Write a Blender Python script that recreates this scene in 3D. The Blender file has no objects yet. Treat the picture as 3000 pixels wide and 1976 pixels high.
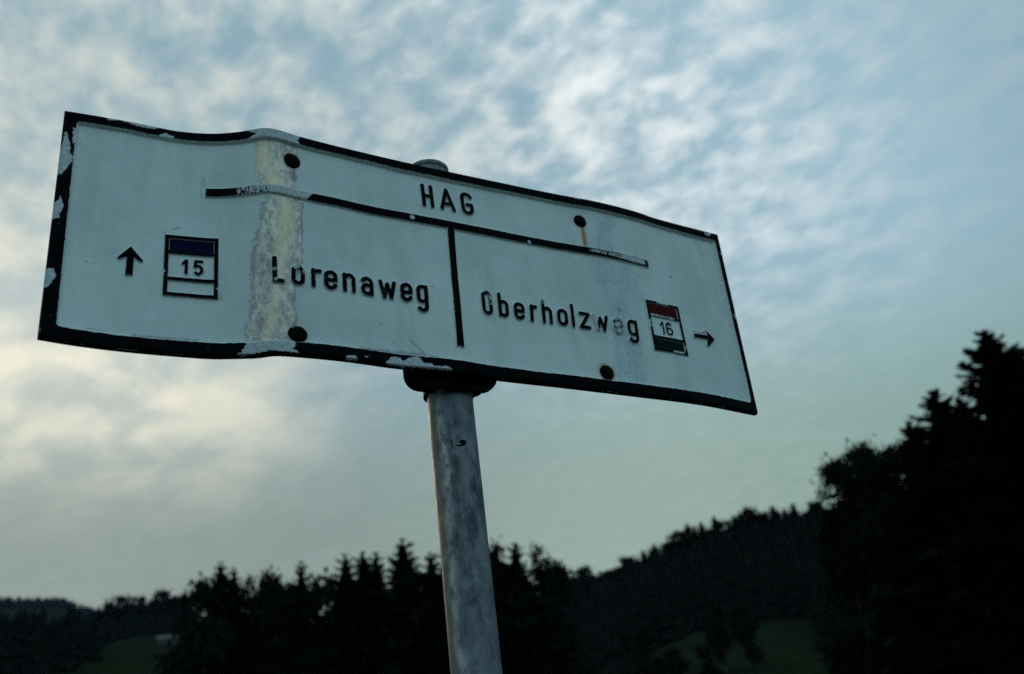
import bpy, math, random
import numpy as np
from mathutils import Matrix, Vector

# ------------------------------------------------------------------ camera, sky, sun, exposure
scene = bpy.context.scene
col = scene.collection
PITCH, ROLL, EYE = math.radians(26.445), math.radians(6.947), 1.55

def camera_axes():
    p, r = PITCH, ROLL
    F = Vector((0, math.cos(p), math.sin(p)))
    U0 = Vector((0, -math.sin(p), math.cos(p)))
    R0 = Vector((1, 0, 0))
    return R0 * math.cos(r) - U0 * math.sin(r), R0 * math.sin(r) + U0 * math.cos(r), F

R_, U_, F_ = camera_axes()
cam_data = bpy.data.cameras.new('camera')
cam_data.sensor_width = 36.0
cam_data.lens = 35.0
cam_data.clip_start = 0.05
cam_data.clip_end = 20000
cam_data.dof.use_dof = True
cam_data.dof.focus_distance = 1.22
cam_data.dof.aperture_fstop = 5.0
cam_data.dof.aperture_blades = 6
cam = bpy.data.objects.new('camera', cam_data)
col.objects.link(cam)
cam.matrix_world = Matrix(((R_.x, U_.x, -F_.x, 0), (R_.y, U_.y, -F_.y, 0), (R_.z, U_.z, -F_.z, EYE), (0, 0, 0, 1)))
scene.camera = cam

SUN_AZ, SUN_EL = -28.0, 22.0          # degrees: left of the view, low, behind thin cloud
sa, se = math.radians(SUN_AZ), math.radians(SUN_EL)
SUN_DIR = Vector((math.sin(sa) * math.cos(se), math.cos(sa) * math.cos(se), math.sin(se)))

world = bpy.data.worlds.new('World')
scene.world = world
world.use_nodes = True
wt = world.node_tree
wt.nodes.clear()

def wn(kind, **kw):
    n = wt.nodes.new(kind)
    for k, v in kw.items():
        setattr(n, k, v)
    return n

def wl(a, b):
    wt.links.new(a, b)

def wmath(op, a, b=None, clamp=False):
    n = wn('ShaderNodeMath', operation=op, use_clamp=clamp)
    for i, x in enumerate((a, b)):
        if x is None:
            continue
        if isinstance(x, (int, float)):
            n.inputs[i].default_value = x
        else:
            wl(x, n.inputs[i])
    return n.outputs[0]

def wstep(x, lo, hi, t0=0.0, t1=1.0):
    n = wn('ShaderNodeMapRange', interpolation_type='SMOOTHSTEP')
    wl(x, n.inputs[0])
    n.inputs[1].default_value, n.inputs[2].default_value = lo, hi
    n.inputs[3].default_value, n.inputs[4].default_value = t0, t1
    return n.outputs[0]

def wmix(f, a, b):
    n = wn('ShaderNodeMix', data_type='RGBA')
    for s, x in ((n.inputs[0], f), (n.inputs[6], a), (n.inputs[7], b)):
        if isinstance(x, (int, float)):
            s.default_value = x
        elif isinstance(x, tuple):
            s.default_value = (*x, 1)
        else:
            wl(x, s)
    return n.outputs[2]

def wnoise(vec, scale, detail, rough, dist=0.0):
    n = wn('ShaderNodeTexNoise')
    wl(vec, n.inputs['Vector'])
    n.inputs['Scale'].default_value = scale
    n.inputs['Detail'].default_value = detail
    n.inputs['Roughness'].default_value = rough
    n.inputs['Distortion'].default_value = dist
    return n.outputs['Fac']

sky = wn('ShaderNodeTexSky', sky_type='NISHITA', sun_disc=False)
sky.sun_elevation = se
sky.sun_rotation = sa
sky.air_density, sky.dust_density, sky.ozone_density = 1.0, 1.2, 2.0
tc = wn('ShaderNodeTexCoord')
sep = wn('ShaderNodeSeparateXYZ')
wl(tc.outputs['Generated'], sep.inputs[0])
dz = wmath('MAXIMUM', sep.outputs[2], 0.0)
den = wmath('ADD', dz, 0.16)
cmb = wn('ShaderNodeCombineXYZ')
wl(wmath('DIVIDE', sep.outputs[0], den), cmb.inputs[0])
wl(wmath('DIVIDE', sep.outputs[1], den), cmb.inputs[1])
cloud_plane = cmb.outputs[0]
mp = wn('ShaderNodeMapping', vector_type='TEXTURE')
wl(cloud_plane, mp.inputs[0])
mp.inputs['Rotation'].default_value = (0, 0, math.radians(-48))
mp.inputs['Scale'].default_value = (1.22, 1.0, 1.0)
mp.inputs['Location'].default_value = (3.1, 1.7, 0.0)
puffs = wnoise(mp.outputs[0], 19.0, 3.8, 0.52, 0.15)
mp2 = wn('ShaderNodeMapping')
wl(cloud_plane, mp2.inputs[0])
mp2.inputs['Rotation'].default_value = (0, 0, math.radians(25))
mp2.inputs['Location'].default_value = (7.3, 2.2, 0.0)
banks = wnoise(mp2.outputs[0], 4.2, 4.0, 0.5, 0.2)
dot = wn('ShaderNodeVectorMath', operation='DOT_PRODUCT')
wl(tc.outputs['Generated'], dot.inputs[0])
dot.inputs[1].default_value = SUN_DIR
toward = wmath('MAXIMUM', dot.outputs['Value'], 0.0)

def wramp(x, stops, lo=-1.0, hi=1.0):
    """colour by x, stops given in tenths of radiance"""
    n = wn('ShaderNodeValToRGB')
    n.color_ramp.interpolation = 'EASE'
    wl(wmath('DIVIDE', wmath('SUBTRACT', x, lo), hi - lo), n.inputs[0])
    e = n.color_ramp.elements
    while len(e) < len(stops):
        e.new(0.5)
    for el, (p, c) in zip(e, stops):
        el.position = (p - lo) / (hi - lo)
        el.color = (*c, 1)
    m = wn('ShaderNodeVectorMath', operation='SCALE')
    wl(n.outputs[0], m.inputs[0])
    m.inputs['Scale'].default_value = 10.0
    return m.outputs[0]

D = dot.outputs['Value']
high_veil = wramp(D, [(-1, (.37, .67, .76)), (.0, (.26, .47, .58)), (.38, (.145, .275, .395)), (.68, (.34, .52, .62)), (.97, (.26, .41, .48))])
low_veil = wramp(D, [(-1, (.36, .62, .66)), (.30, (.23, .36, .38)), (.62, (.245, .380, .335)), (.85, (.30, .415, .345)), (.99, (.215, .29, .27))])
puff_col = wramp(D, [(-1, (.52, .74, .80)), (.0, (.42, .62, .70)), (.38, (.23, .36, .45)), (.58, (.37, .51, .57)), (.80, (.88, .94, .94)), (.97, (.62, .67, .62))])
field = wmath('ADD', wmath('MULTIPLY', puffs, 0.66), wmath('MULTIPLY', banks, 0.34))
cover = wstep(field, 0.36, 0.71)
clump = wstep(wnoise(mp.outputs[0], 7.0, 4.0, 0.5, 0.3), 0.34, 0.68)
low = wstep(dz, 0.50, 0.27)                          # low down the layer is seen edge on and closes up
veil_col = wmix(low, high_veil, low_veil)
lit = wmix(wmath('MULTIPLY', cover, wstep(dz, 0.33, 0.60, 0.06, 1.0)), veil_col, puff_col)
glow = wmath('MULTIPLY', wstep(D, 0.95, 1.0, 0.0, 0.92), wstep(dz, 0.27, 0.42))
lit = wmix(wmath('MULTIPLY', glow, wmath('ADD', wmath('MULTIPLY', clump, 0.62), 0.30)), lit, (9.8, 9.2, 7.2))
sky_col = wmix(0.97, sky.outputs[0], lit)
bg = wn('ShaderNodeBackground')
bg.inputs['Strength'].default_value = 0.1
wl(sky_col, bg.inputs['Color'])
wo = wn('ShaderNodeOutputWorld')
wl(bg.outputs[0], wo.inputs[0])

sun_data = bpy.data.lights.new('sun', 'SUN')
sun_data.energy = 0.6
sun_data.angle = math.radians(14)
sun_data.color = (1.0, 0.86, 0.66)
sun = bpy.data.objects.new('sun', sun_data)
col.objects.link(sun)
sun.rotation_euler = (-SUN_DIR).to_track_quat('-Z', 'Y').to_euler()
sun.location = SUN_DIR * 50

scene.view_settings.view_transform = 'Standard'
scene.view_settings.look = 'None'
scene.view_settings.exposure = 0.0
scene.view_settings.gamma = 1.0
scene.view_settings.use_curve_mapping = False
scene.cycles.use_denoising = False
scene.cycles.max_bounces = 6
scene.cycles.volume_bounces = 0

# ------------------------------------------------------------------ helpers
rng = np.random.default_rng(11)
random.seed(11)

def tag(o, label=None, cat=None, group=None, kind=None):
    for k, v in (('label', label), ('category', cat), ('group', group), ('kind', kind)):
        if v:
            o[k] = v
    return o

def empty(name, loc=(0, 0, 0), rz=0.0):
    o = bpy.data.objects.new(name, None)
    o.empty_display_size = 0.2
    o.location = loc
    o.rotation_euler = (0, 0, rz)
    col.objects.link(o)
    return o

def mesh_from(name, V, faces, smooth=True, attrs=None):
    """faces: list of index arrays of one size each (n,3) or (n,4), numpy"""
    me = bpy.data.meshes.new(name)
    V = np.asarray(V, np.float32)
    faces = [np.asarray(f, np.int32) for f in (faces if isinstance(faces, list) else [faces]) if len(f)]
    loops = np.concatenate([f.ravel() for f in faces])
    tot = np.concatenate([np.full(len(f), f.shape[1], np.int32) for f in faces])
    start = np.r_[0, np.cumsum(tot)[:-1]].astype(np.int32)
    me.vertices.add(len(V))
    me.vertices.foreach_set('co', V.ravel())
    me.loops.add(len(loops))
    me.loops.foreach_set('vertex_index', loops)
    me.polygons.add(len(tot))
    me.polygons.foreach_set('loop_start', start)
    me.polygons.foreach_set('loop_total', tot)
    me.polygons.foreach_set('use_smooth', np.full(len(tot), smooth, bool))
    for an, av in (attrs or {}).items():
        a = me.attributes.new(an, 'FLOAT', 'POINT')
        a.data.foreach_set('value', np.asarray(av, np.float32).ravel())
    me.update(calc_edges=True)
    return me

def link(name, me, mat, parent=None):
    o = bpy.data.objects.new(name, me)
    if mat:
        me.materials.append(mat)
    col.objects.link(o)
    if parent:
        o.parent = parent
    return o

class MB:
    """collects boxes, tubes and discs into one mesh"""
    def __init__(self):
        self.V, self.T, self.Q, self.n = [], [], [], 0
    def add(self, V, T=(), Q=()):
        V = np.asarray(V, float)
        self.V.append(V)
        if len(T):
            self.T.append(np.asarray(T) + self.n)
        if len(Q):
            self.Q.append(np.asarray(Q) + self.n)
        self.n += len(V)
    def box(self, c, s, ax=None):
        c, s = np.asarray(c, float), np.asarray(s, float) / 2
        v = np.array([(x, y, z) for x in (-1, 1) for y in (-1, 1) for z in (-1, 1)]) * s
        if ax is not None:
            v = v @ np.asarray(ax, float)
        self.add(v + c, Q=[(0, 1, 3, 2), (4, 6, 7, 5), (0, 4, 5, 1), (2, 3, 7, 6), (0, 2, 6, 4), (1, 5, 7, 3)])
    def tube(self, pts, rad, n=8, cap=True):
        pts = np.asarray(pts, float)
        rad = np.broadcast_to(rad, len(pts))
        V = []
        for i in range(len(pts)):
            t = pts[min(i + 1, len(pts) - 1)] - pts[max(i - 1, 0)]
            t = t / (np.linalg.norm(t) + 1e-9)
            a = np.cross(t, (0, 0, 1) if abs(t[2]) < .9 else (0, 1, 0))
            a = a / np.linalg.norm(a)
            b = np.cross(t, a)
            th = np.arange(n) * 2 * np.pi / n
            V.append(pts[i] + rad[i] * (np.cos(th)[:, None] * a + np.sin(th)[:, None] * b))
        Q = [(i * n + j, i * n + (j + 1) % n, (i + 1) * n + (j + 1) % n, (i + 1) * n + j) for i in range(len(pts) - 1) for j in range(n)]
        m = len(pts) * n
        V = np.concatenate(V)
        T = []
        if cap:
            V = np.concatenate([V, pts[:1], pts[-1:]])
            T = [(m, (j + 1) % n, j) for j in range(n)] + [(m + 1, m - n + j, m - n + (j + 1) % n) for j in range(n)]
        self.add(V, T, Q)
    def mesh(self, name, smooth=False):
        f = []
        if self.T:
            f.append(np.concatenate(self.T))
        if self.Q:
            f.append(np.concatenate(self.Q))
        return mesh_from(name, np.concatenate(self.V), f, smooth)
    def build(self, name, mat, parent=None, smooth=False):
        return link(name, self.mesh(name, smooth), mat, parent)

def value_noise(x, y, seed, octaves=4, rough=0.5):
    r = np.random.default_rng(seed)
    out, amp, tot = np.zeros_like(x, float), 1.0, 0.0
    for o in range(octaves):
        g = r.random((257, 257))
        fx, fy = np.mod(x * 2 ** o, 256), np.mod(y * 2 ** o, 256)
        ix, iy = fx.astype(int), fy.astype(int)
        tx, ty = fx - ix, fy - iy
        tx, ty = tx * tx * (3 - 2 * tx), ty * ty * (3 - 2 * ty)
        out += amp * ((g[ix, iy] * (1 - tx) + g[ix + 1, iy] * tx) * (1 - ty) + (g[ix, iy + 1] * (1 - tx) + g[ix + 1, iy + 1] * tx) * ty)
        tot += amp
        amp *= rough
    return out / tot

def sstep(x, a, b):
    t = np.clip((x - a) / (b - a), 0, 1)
    return t * t * (3 - 2 * t)

# ------------------------------------------------------------------ materials
class Mat:
    def __init__(self, name):
        self.m = bpy.data.materials.new(name)
        self.m.use_nodes = True
        self.t = self.m.node_tree
        self.b = self.t.nodes['Principled BSDF']
    def n(self, kind, **kw):
        x = self.t.nodes.new(kind)
        for k, v in kw.items():
            setattr(x, k, v)
        return x
    def set(self, **kw):
        for k, v in kw.items():
            k = k.replace('_', ' ')
            self.put(self.b.inputs[k], v)
        return self
    def put(self, s, v):
        if isinstance(v, bpy.types.NodeSocket):
            self.t.links.new(v, s)
        elif isinstance(v, tuple) and s.type == 'RGBA':
            s.default_value = (*v, 1)
        else:
            s.default_value = v
    def coord(self, which='Object'):
        return self.n('ShaderNodeTexCoord').outputs[which]
    def map(self, vec, scale=(1, 1, 1), rot=(0, 0, 0)):
        x = self.n('ShaderNodeMapping')
        self.put(x.inputs[0], vec)
        x.inputs['Scale'].default_value = scale
        x.inputs['Rotation'].default_value = rot
        return x.outputs[0]
    def noise(self, vec, scale, detail=4.0, rough=0.55, out='Fac'):
        x = self.n('ShaderNodeTexNoise')
        self.put(x.inputs['Vector'], vec)
        x.inputs['Scale'].default_value = scale
        x.inputs['Detail'].default_value = detail
        x.inputs['Roughness'].default_value = rough
        return x.outputs[out]
    def step(self, x, lo, hi, a=0.0, b=1.0):
        r = self.n('ShaderNodeMapRange', interpolation_type='SMOOTHSTEP')
        self.put(r.inputs[0], x)
        for i, v in enumerate((lo, hi, a, b)):
            r.inputs[i + 1].default_value = v
        return r.outputs[0]
    def mix(self, f, a, b):
        x = self.n('ShaderNodeMix', data_type='RGBA')
        self.put(x.inputs[0], f)
        self.put(x.inputs[6], a)
        self.put(x.inputs[7], b)
        return x.outputs[2]
    def math(self, op, a, b=0.0, clamp=False):
        x = self.n('ShaderNodeMath', operation=op, use_clamp=clamp)
        self.put(x.inputs[0], a)
        self.put(x.inputs[1], b)
        return x.outputs[0]
    def attr(self, name):
        return self.n('ShaderNodeAttribute', attribute_name=name).outputs['Fac']
    def bump(self, h, strength, dist):
        x = self.n('ShaderNodeBump')
        x.inputs['Strength'].default_value = strength
        x.inputs['Distance'].default_value = dist
        self.put(x.inputs['Height'], h)
        self.t.links.new(x.outputs[0], self.b.inputs['Normal'])
        return self

def sign_paint():
    M = Mat('white sign paint')
    c = M.coord()
    fine = M.noise(c, 240.0, 3, .6)
    mott = M.noise(c, 6.0, 6, .62)
    grime = M.noise(M.map(c, (30, 30, 7)), 1.0, 4, .6)
    white = M.mix(M.step(mott, .3, .75), (.62, .675, .69), (.72, .765, .77))
    white = M.mix(M.step(grime, .44, .72, 0, .70), white, (.54, .60, .60))
    white = M.mix(M.step(fine, .62, .76, 0, .38), white, (.44, .48, .49))
    smear = M.math('MULTIPLY', M.attr('smear'), M.step(M.noise(c, 55.0, 5, .65), .30, .62, .25, 1.0))
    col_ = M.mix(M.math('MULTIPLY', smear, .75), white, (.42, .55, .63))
    bare_n = M.noise(M.map(c, (1, 1, .55)), 150.0, 5, .75)
    big_n = M.noise(M.map(c, (1, 1, .45)), 60.0, 5, .65)
    bare = M.mix(M.step(bare_n, .36, .66), (.38, .34, .31), (.86, .79, .71))
    bare = M.mix(M.step(big_n, .46, .70, 0, .55), bare, (.47, .44, .45))
    bare = M.mix(M.math('MULTIPLY', M.attr('warm_sheen'), .74), bare, (.98, .80, .55))  # warm sky reflection tinted into the bare metal
    z = M.attr('zinc')
    col_ = M.mix(z, col_, bare)
    col_ = M.mix(M.math('MULTIPLY', M.attr('rim'), .85), col_, (.28, .27, .28))
    col_ = M.mix(M.attr('rust'), col_, (.46, .185, .022))
    col_ = M.mix(M.math('MULTIPLY', M.attr('dark'), .9), col_, (.13, .12, .15))
    col_ = M.mix(M.math('MULTIPLY', M.attr('light'), .85), col_, (.80, .83, .82))
    M.set(Base_Color=col_, Roughness=M.step(z, 0, 1, .38, .50), Metallic=M.math('MULTIPLY', z, .25))
    M.b.inputs['Specular IOR Level'].default_value = .35
    return M.bump(M.math('ADD', M.math('MULTIPLY', fine, .4), M.math('MULTIPLY', M.noise(c, 60, 4, .6), M.math('ADD', z, .15))), .25, .0008).m

def black_paint(name, colour, bare=(.62, .65, .70)):
    M = Mat(name)
    c = M.coord()
    n = M.noise(c, 90.0, 4, .6)
    base = M.mix(M.step(n, .35, .7), colour, tuple(x * 1.7 for x in colour))
    w = M.attr('wear')
    worn = M.mix(M.step(M.noise(c, 260, 3, .6), .35, .68), tuple(x * .72 for x in bare), bare)
    fl = M.attr('flank')
    M.set(Base_Color=M.mix(fl, M.mix(w, base, worn), (.68, .735, .735)), Roughness=M.step(w, 0, 1, .5, .6))
    M.b.inputs['Specular IOR Level'].default_value = .015
    return M.bump(M.math('SUBTRACT', M.math('MULTIPLY', n, .35), w), .35, .0006).m

def galvanised():
    M = Mat('weathered galvanised steel')
    c = M.coord()
    patch = M.noise(M.map(c, (30, 30, 13)), 1.0, 6, .65)
    blot = M.noise(M.map(c, (95, 95, 48)), 1.0, 5, .7)
    streak = M.noise(M.map(c, (85, 85, 7)), 1.0, 5, .7)
    fine = M.noise(c, 330.0, 4, .7)
    base = M.mix(M.step(patch, .34, .66), (.065, .071, .092), (.19, .203, .245))
    base = M.mix(M.step(blot, .42, .68, 0, .55), base, (.23, .245, .285))
    base = M.mix(M.step(blot, .47, .30, 0, .45), base, (.035, .039, .050))
    base = M.mix(M.step(fine, .55, .75, 0, .55), base, (.040, .044, .052))
    base = M.mix(M.math('MULTIPLY', M.attr('pale_streak'), M.step(blot, .34, .60, .15, 1.0)), base, (.66, .63, .55))
    base = M.mix(M.math('MULTIPLY', M.attr('warm_side'), M.step(streak, .30, .60, .55, 1.0)), base, (.25, .185, .125))  # brown tint stands in for warm light from the left
    base = M.mix(M.math('MULTIPLY', M.attr('warm_side'), M.step(blot, .52, .66, 0, .5)), base, (.42, .32, .22))
    M.set(Base_Color=base, Metallic=.30, Roughness=M.step(blot, .3, .7, .66, .48))
    M.b.inputs['Specular IOR Level'].default_value = .3
    return M.bump(M.math('ADD', M.math('MULTIPLY', fine, .6), blot), .35, .0008).m

def simple(name, colour, rough=.7, metal=0.0, var=.35, scale=8.0, spec=.3):
    M = Mat(name)
    c = M.coord()
    n = M.noise(c, scale, 5, .6)
    M.set(Base_Color=M.mix(M.step(n, .3, .7), tuple(x * (1 - var) for x in colour), tuple(min(1, x * (1 + var)) for x in colour)), Roughness=rough, Metallic=metal)
    M.b.inputs['Specular IOR Level'].default_value = spec
    return M.bump(n, .2, .02 / scale).m

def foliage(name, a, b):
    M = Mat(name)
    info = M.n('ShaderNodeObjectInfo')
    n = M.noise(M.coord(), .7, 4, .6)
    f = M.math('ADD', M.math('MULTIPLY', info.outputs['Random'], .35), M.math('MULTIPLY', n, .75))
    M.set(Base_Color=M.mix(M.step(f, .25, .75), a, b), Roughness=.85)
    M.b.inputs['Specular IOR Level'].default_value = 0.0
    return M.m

def grass_material():
    M = Mat('meadow grass')
    c = M.coord()
    n = M.noise(c, .035, 6, .6)
    f = M.noise(c, 1.7, 5, .65)
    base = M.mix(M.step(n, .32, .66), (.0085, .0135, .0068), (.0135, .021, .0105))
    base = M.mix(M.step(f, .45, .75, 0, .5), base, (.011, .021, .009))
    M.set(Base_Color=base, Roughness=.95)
    M.b.inputs['Specular IOR Level'].default_value = 0.0
    return M.bump(f, .6, .08).m

MAT_SIGN = sign_paint()
MAT_BLACK = black_paint('black sign paint', (.0028, .0034, .0044))
MAT_BLUE = black_paint('dark blue sign paint', (.004, .005, .026))
MAT_RED = black_paint('dark red sign paint', (.055, .0065, .006))
MAT_GREEN = black_paint('dark green sign paint', (.004, .011, .009))
MAT_STEEL = galvanised()
MAT_RUST = simple('rusty dark bolt steel', (.004, .003, .0026), .75, 0.0, .6, 150, .06)
MAT_CLAMP = simple('dark painted clamp steel', (.006, .0064, .0064), .6, 0.0, .5, 60, .04)
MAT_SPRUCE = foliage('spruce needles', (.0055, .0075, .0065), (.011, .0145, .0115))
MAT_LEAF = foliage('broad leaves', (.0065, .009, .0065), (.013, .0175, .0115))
MAT_BARK = simple('bark', (.045, .036, .028), .9, 0, .4, 3.0, .1)
MAT_GRASS = grass_material()
MAT_WALL = simple('pale render', (.06, .058, .055), .85, 0, .12, 1.5)
MAT_CHALK = simple('white chimney', (.2, .2, .19), .8)
MAT_ROOF = simple('grey roof tiles', (.10, .098, .095), .8, 0, .25, 2.0)
MAT_GLASS = simple('window glass', (.02, .022, .025), .15, 0, .1, 2.0, .5)
MAT_DARKWOOD = simple('dark timber', (.05, .035, .025), .85, 0, .3, 2.0)

# ------------------------------------------------------------------ terrain
AZ_KNOTS = np.array([-180, -120, -60, -40, -30, -26, -24, -22, -20, -17, -10, -3, 1, 4, 8, 12, 16, 22, 30, 45, 70, 120, 180], float)
R_KNOTS = np.array([0, 40, 70, 100, 140, 180, 230, 270, 320, 385, 430, 520, 700, 1000, 2600, 3400, 7000], float)
Z_TABLE = np.array([
    [0, 0, 0, 0, 0, 0, 0, 0, 0, 0, 0, 1, 2, 4, 6, 8, 20],            # behind: valley floor
    [0, 0, 0, 1, 1, 2, 3, 4, 5, 6, 7, 9, 14, 22, 32, 40, 60],
    [0, 0, 2, 4, 9, 15, 23, 31, 41, 52, 62, 82, 112, 160, 230, 250, 250],
    [0, .5, 3, 6, 13, 22, 35, 45, 57, 70, 80, 100, 130, 195, 320, 340, 300],
    [0, .5, 3, 7, 15, 26, 40, 49, 60, 72, 82, 100, 132, 195, 328, 330, 300],
    [0, .5, 3, 7, 15, 26, 40, 49, 60, 72, 82, 100, 134, 195, 325, 320, 300],
    [0, .5, 3, 7, 15, 26, 40, 49, 60, 73, 83, 102, 137, 190, 308, 300, 280],
    [0, .5, 3, 7, 15, 26, 40, 49, 60, 75, 84, 104, 141, 180, 268, 260, 240],
    [0, .5, 3, 7, 15, 26, 40, 49, 61, 76, 85, 105, 140, 170, 240, 240, 230],
    [0, .5, 3, 6, 13, 21, 31, 40, 50, 62, 70, 84, 112, 150, 200, 220, 220],
    [0, .5, 2, 4, 8, 13, 21, 30, 42, 56, 64, 76, 96, 120, 150, 180, 200],
    [0, .5, 2, 4, 8, 14, 22, 34, 50, 65, 70, 78, 92, 115, 140, 170, 190],
    [0, .5, 2, 4, 8, 15, 25, 36, 53, 70, 72, 78, 90, 110, 140, 160, 180],
    [0, .5, 2, 4, 9, 18, 30, 40, 56, 70, 72, 78, 90, 110, 135, 160, 180],
    [0, .5, 2, 4, 10, 20, 34, 43, 60, 79, 81, 84, 92, 110, 130, 150, 170],
    [0, .5, 2, 4, 10, 20, 34, 44, 62, 83, 85, 88, 95, 110, 130, 150, 170],
    [0, .5, 2, 4, 10, 19, 32, 44, 62, 82, 85, 88, 95, 110, 130, 150, 170],
    [0, .5, 2, 5, 10, 18, 30, 42, 62, 83, 86, 90, 97, 110, 130, 150, 170],
    [0, .5, 2, 5, 10, 18, 30, 42, 60, 80, 85, 92, 100, 110, 130, 150, 170],
    [0, .5, 2, 5, 9, 15, 25, 35, 48, 64, 72, 82, 95, 110, 125, 140, 160],
    [0, 0, 1, 2, 4, 7, 11, 15, 21, 29, 34, 44, 60, 75, 90, 105, 120],
    [0, 0, 0, 0, 1, 1, 2, 3, 4, 6, 7, 10, 15, 24, 34, 44, 60],
    [0, 0, 0, 0, 0, 0, 0, 0, 0, 0, 0, 1, 2, 4, 6, 8, 20],
], float)
Z_TABLE[2:10, 14:16] *= 1.86                          # the far hill stands well back
Z_TABLE[12:19, 9:11] += 5.0                          # the crest carries the row of conifers
RF = np.unique(np.concatenate([np.linspace(0, 440, 111), np.linspace(440, 1500, 54), np.linspace(1500, 3400, 60), np.linspace(3400, 7000, 8)]))
AF = np.unique(np.concatenate([np.linspace(-180, 180, 91), np.linspace(-36, 36, 145)]))

def _grid():
    a = np.array([np.interp(RF, R_KNOTS, row) for row in Z_TABLE])
    b = np.array([np.interp(AF, AZ_KNOTS, a[:, j]) for j in range(len(RF))]).T
    k = np.array([1, 3, 5, 6, 5, 3, 1.]); k /= k.sum()
    pad = np.concatenate([np.repeat(b[:, :1], 3, 1), b, np.repeat(b[:, -1:], 3, 1)], 1)
    b = sum(pad[:, i:i + b.shape[1]] * k[i] for i in range(7))
    th = np.radians(AF)
    X, Y = np.sin(th)[:, None] * RF, np.cos(th)[:, None] * RF
    bumps = (value_noise(X / 28 + 100, Y / 28 + 100, 5, 4) - .5) * np.clip((RF - 60) / 300, 0, 1) * np.interp(RF, [0, 700, 2600], [7, 7, 16])
    b = b + bumps
    b[-1] = b[0]
    return X, Y, b

GX, GY, GZ = _grid()

def ground_z(x, y):
    r, a = math.hypot(x, y), math.degrees(math.atan2(x, y))
    i = min(max(np.searchsorted(AF, a) - 1, 0), len(AF) - 2)
    j = min(max(np.searchsorted(RF, r) - 1, 0), len(RF) - 2)
    s, t = (a - AF[i]) / (AF[i + 1] - AF[i]), (r - RF[j]) / (RF[j + 1] - RF[j])
    return float((GZ[i, j] * (1 - s) + GZ[i + 1, j] * s) * (1 - t) + (GZ[i, j + 1] * (1 - s) + GZ[i + 1, j + 1] * s) * t)

def build_ground():
    na, nr = len(AF), len(RF)
    idx = np.arange(na * nr).reshape(na, nr)
    q = np.stack([idx[:-1, :-1], idx[:-1, 1:], idx[1:, 1:], idx[1:, :-1]], -1).reshape(-1, 4)
    q = q[:, ::-1]
    V = np.stack([GX, GY, GZ], -1).reshape(-1, 3)
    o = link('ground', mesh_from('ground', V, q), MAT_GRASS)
    tag(o, kind='structure', label='dark meadow and hillsides rising from the valley', cat='ground')

build_ground()

# ------------------------------------------------------------------ the bent sign sheet: u along, v up, h proud (metres)
S_TOP, K_BOT = 0.796, 0.6231
SH = S_TOP * (1 - K_BOT)
ZT, ZB = EYE + S_TOP, EYE + S_TOP * K_BOT
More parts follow.
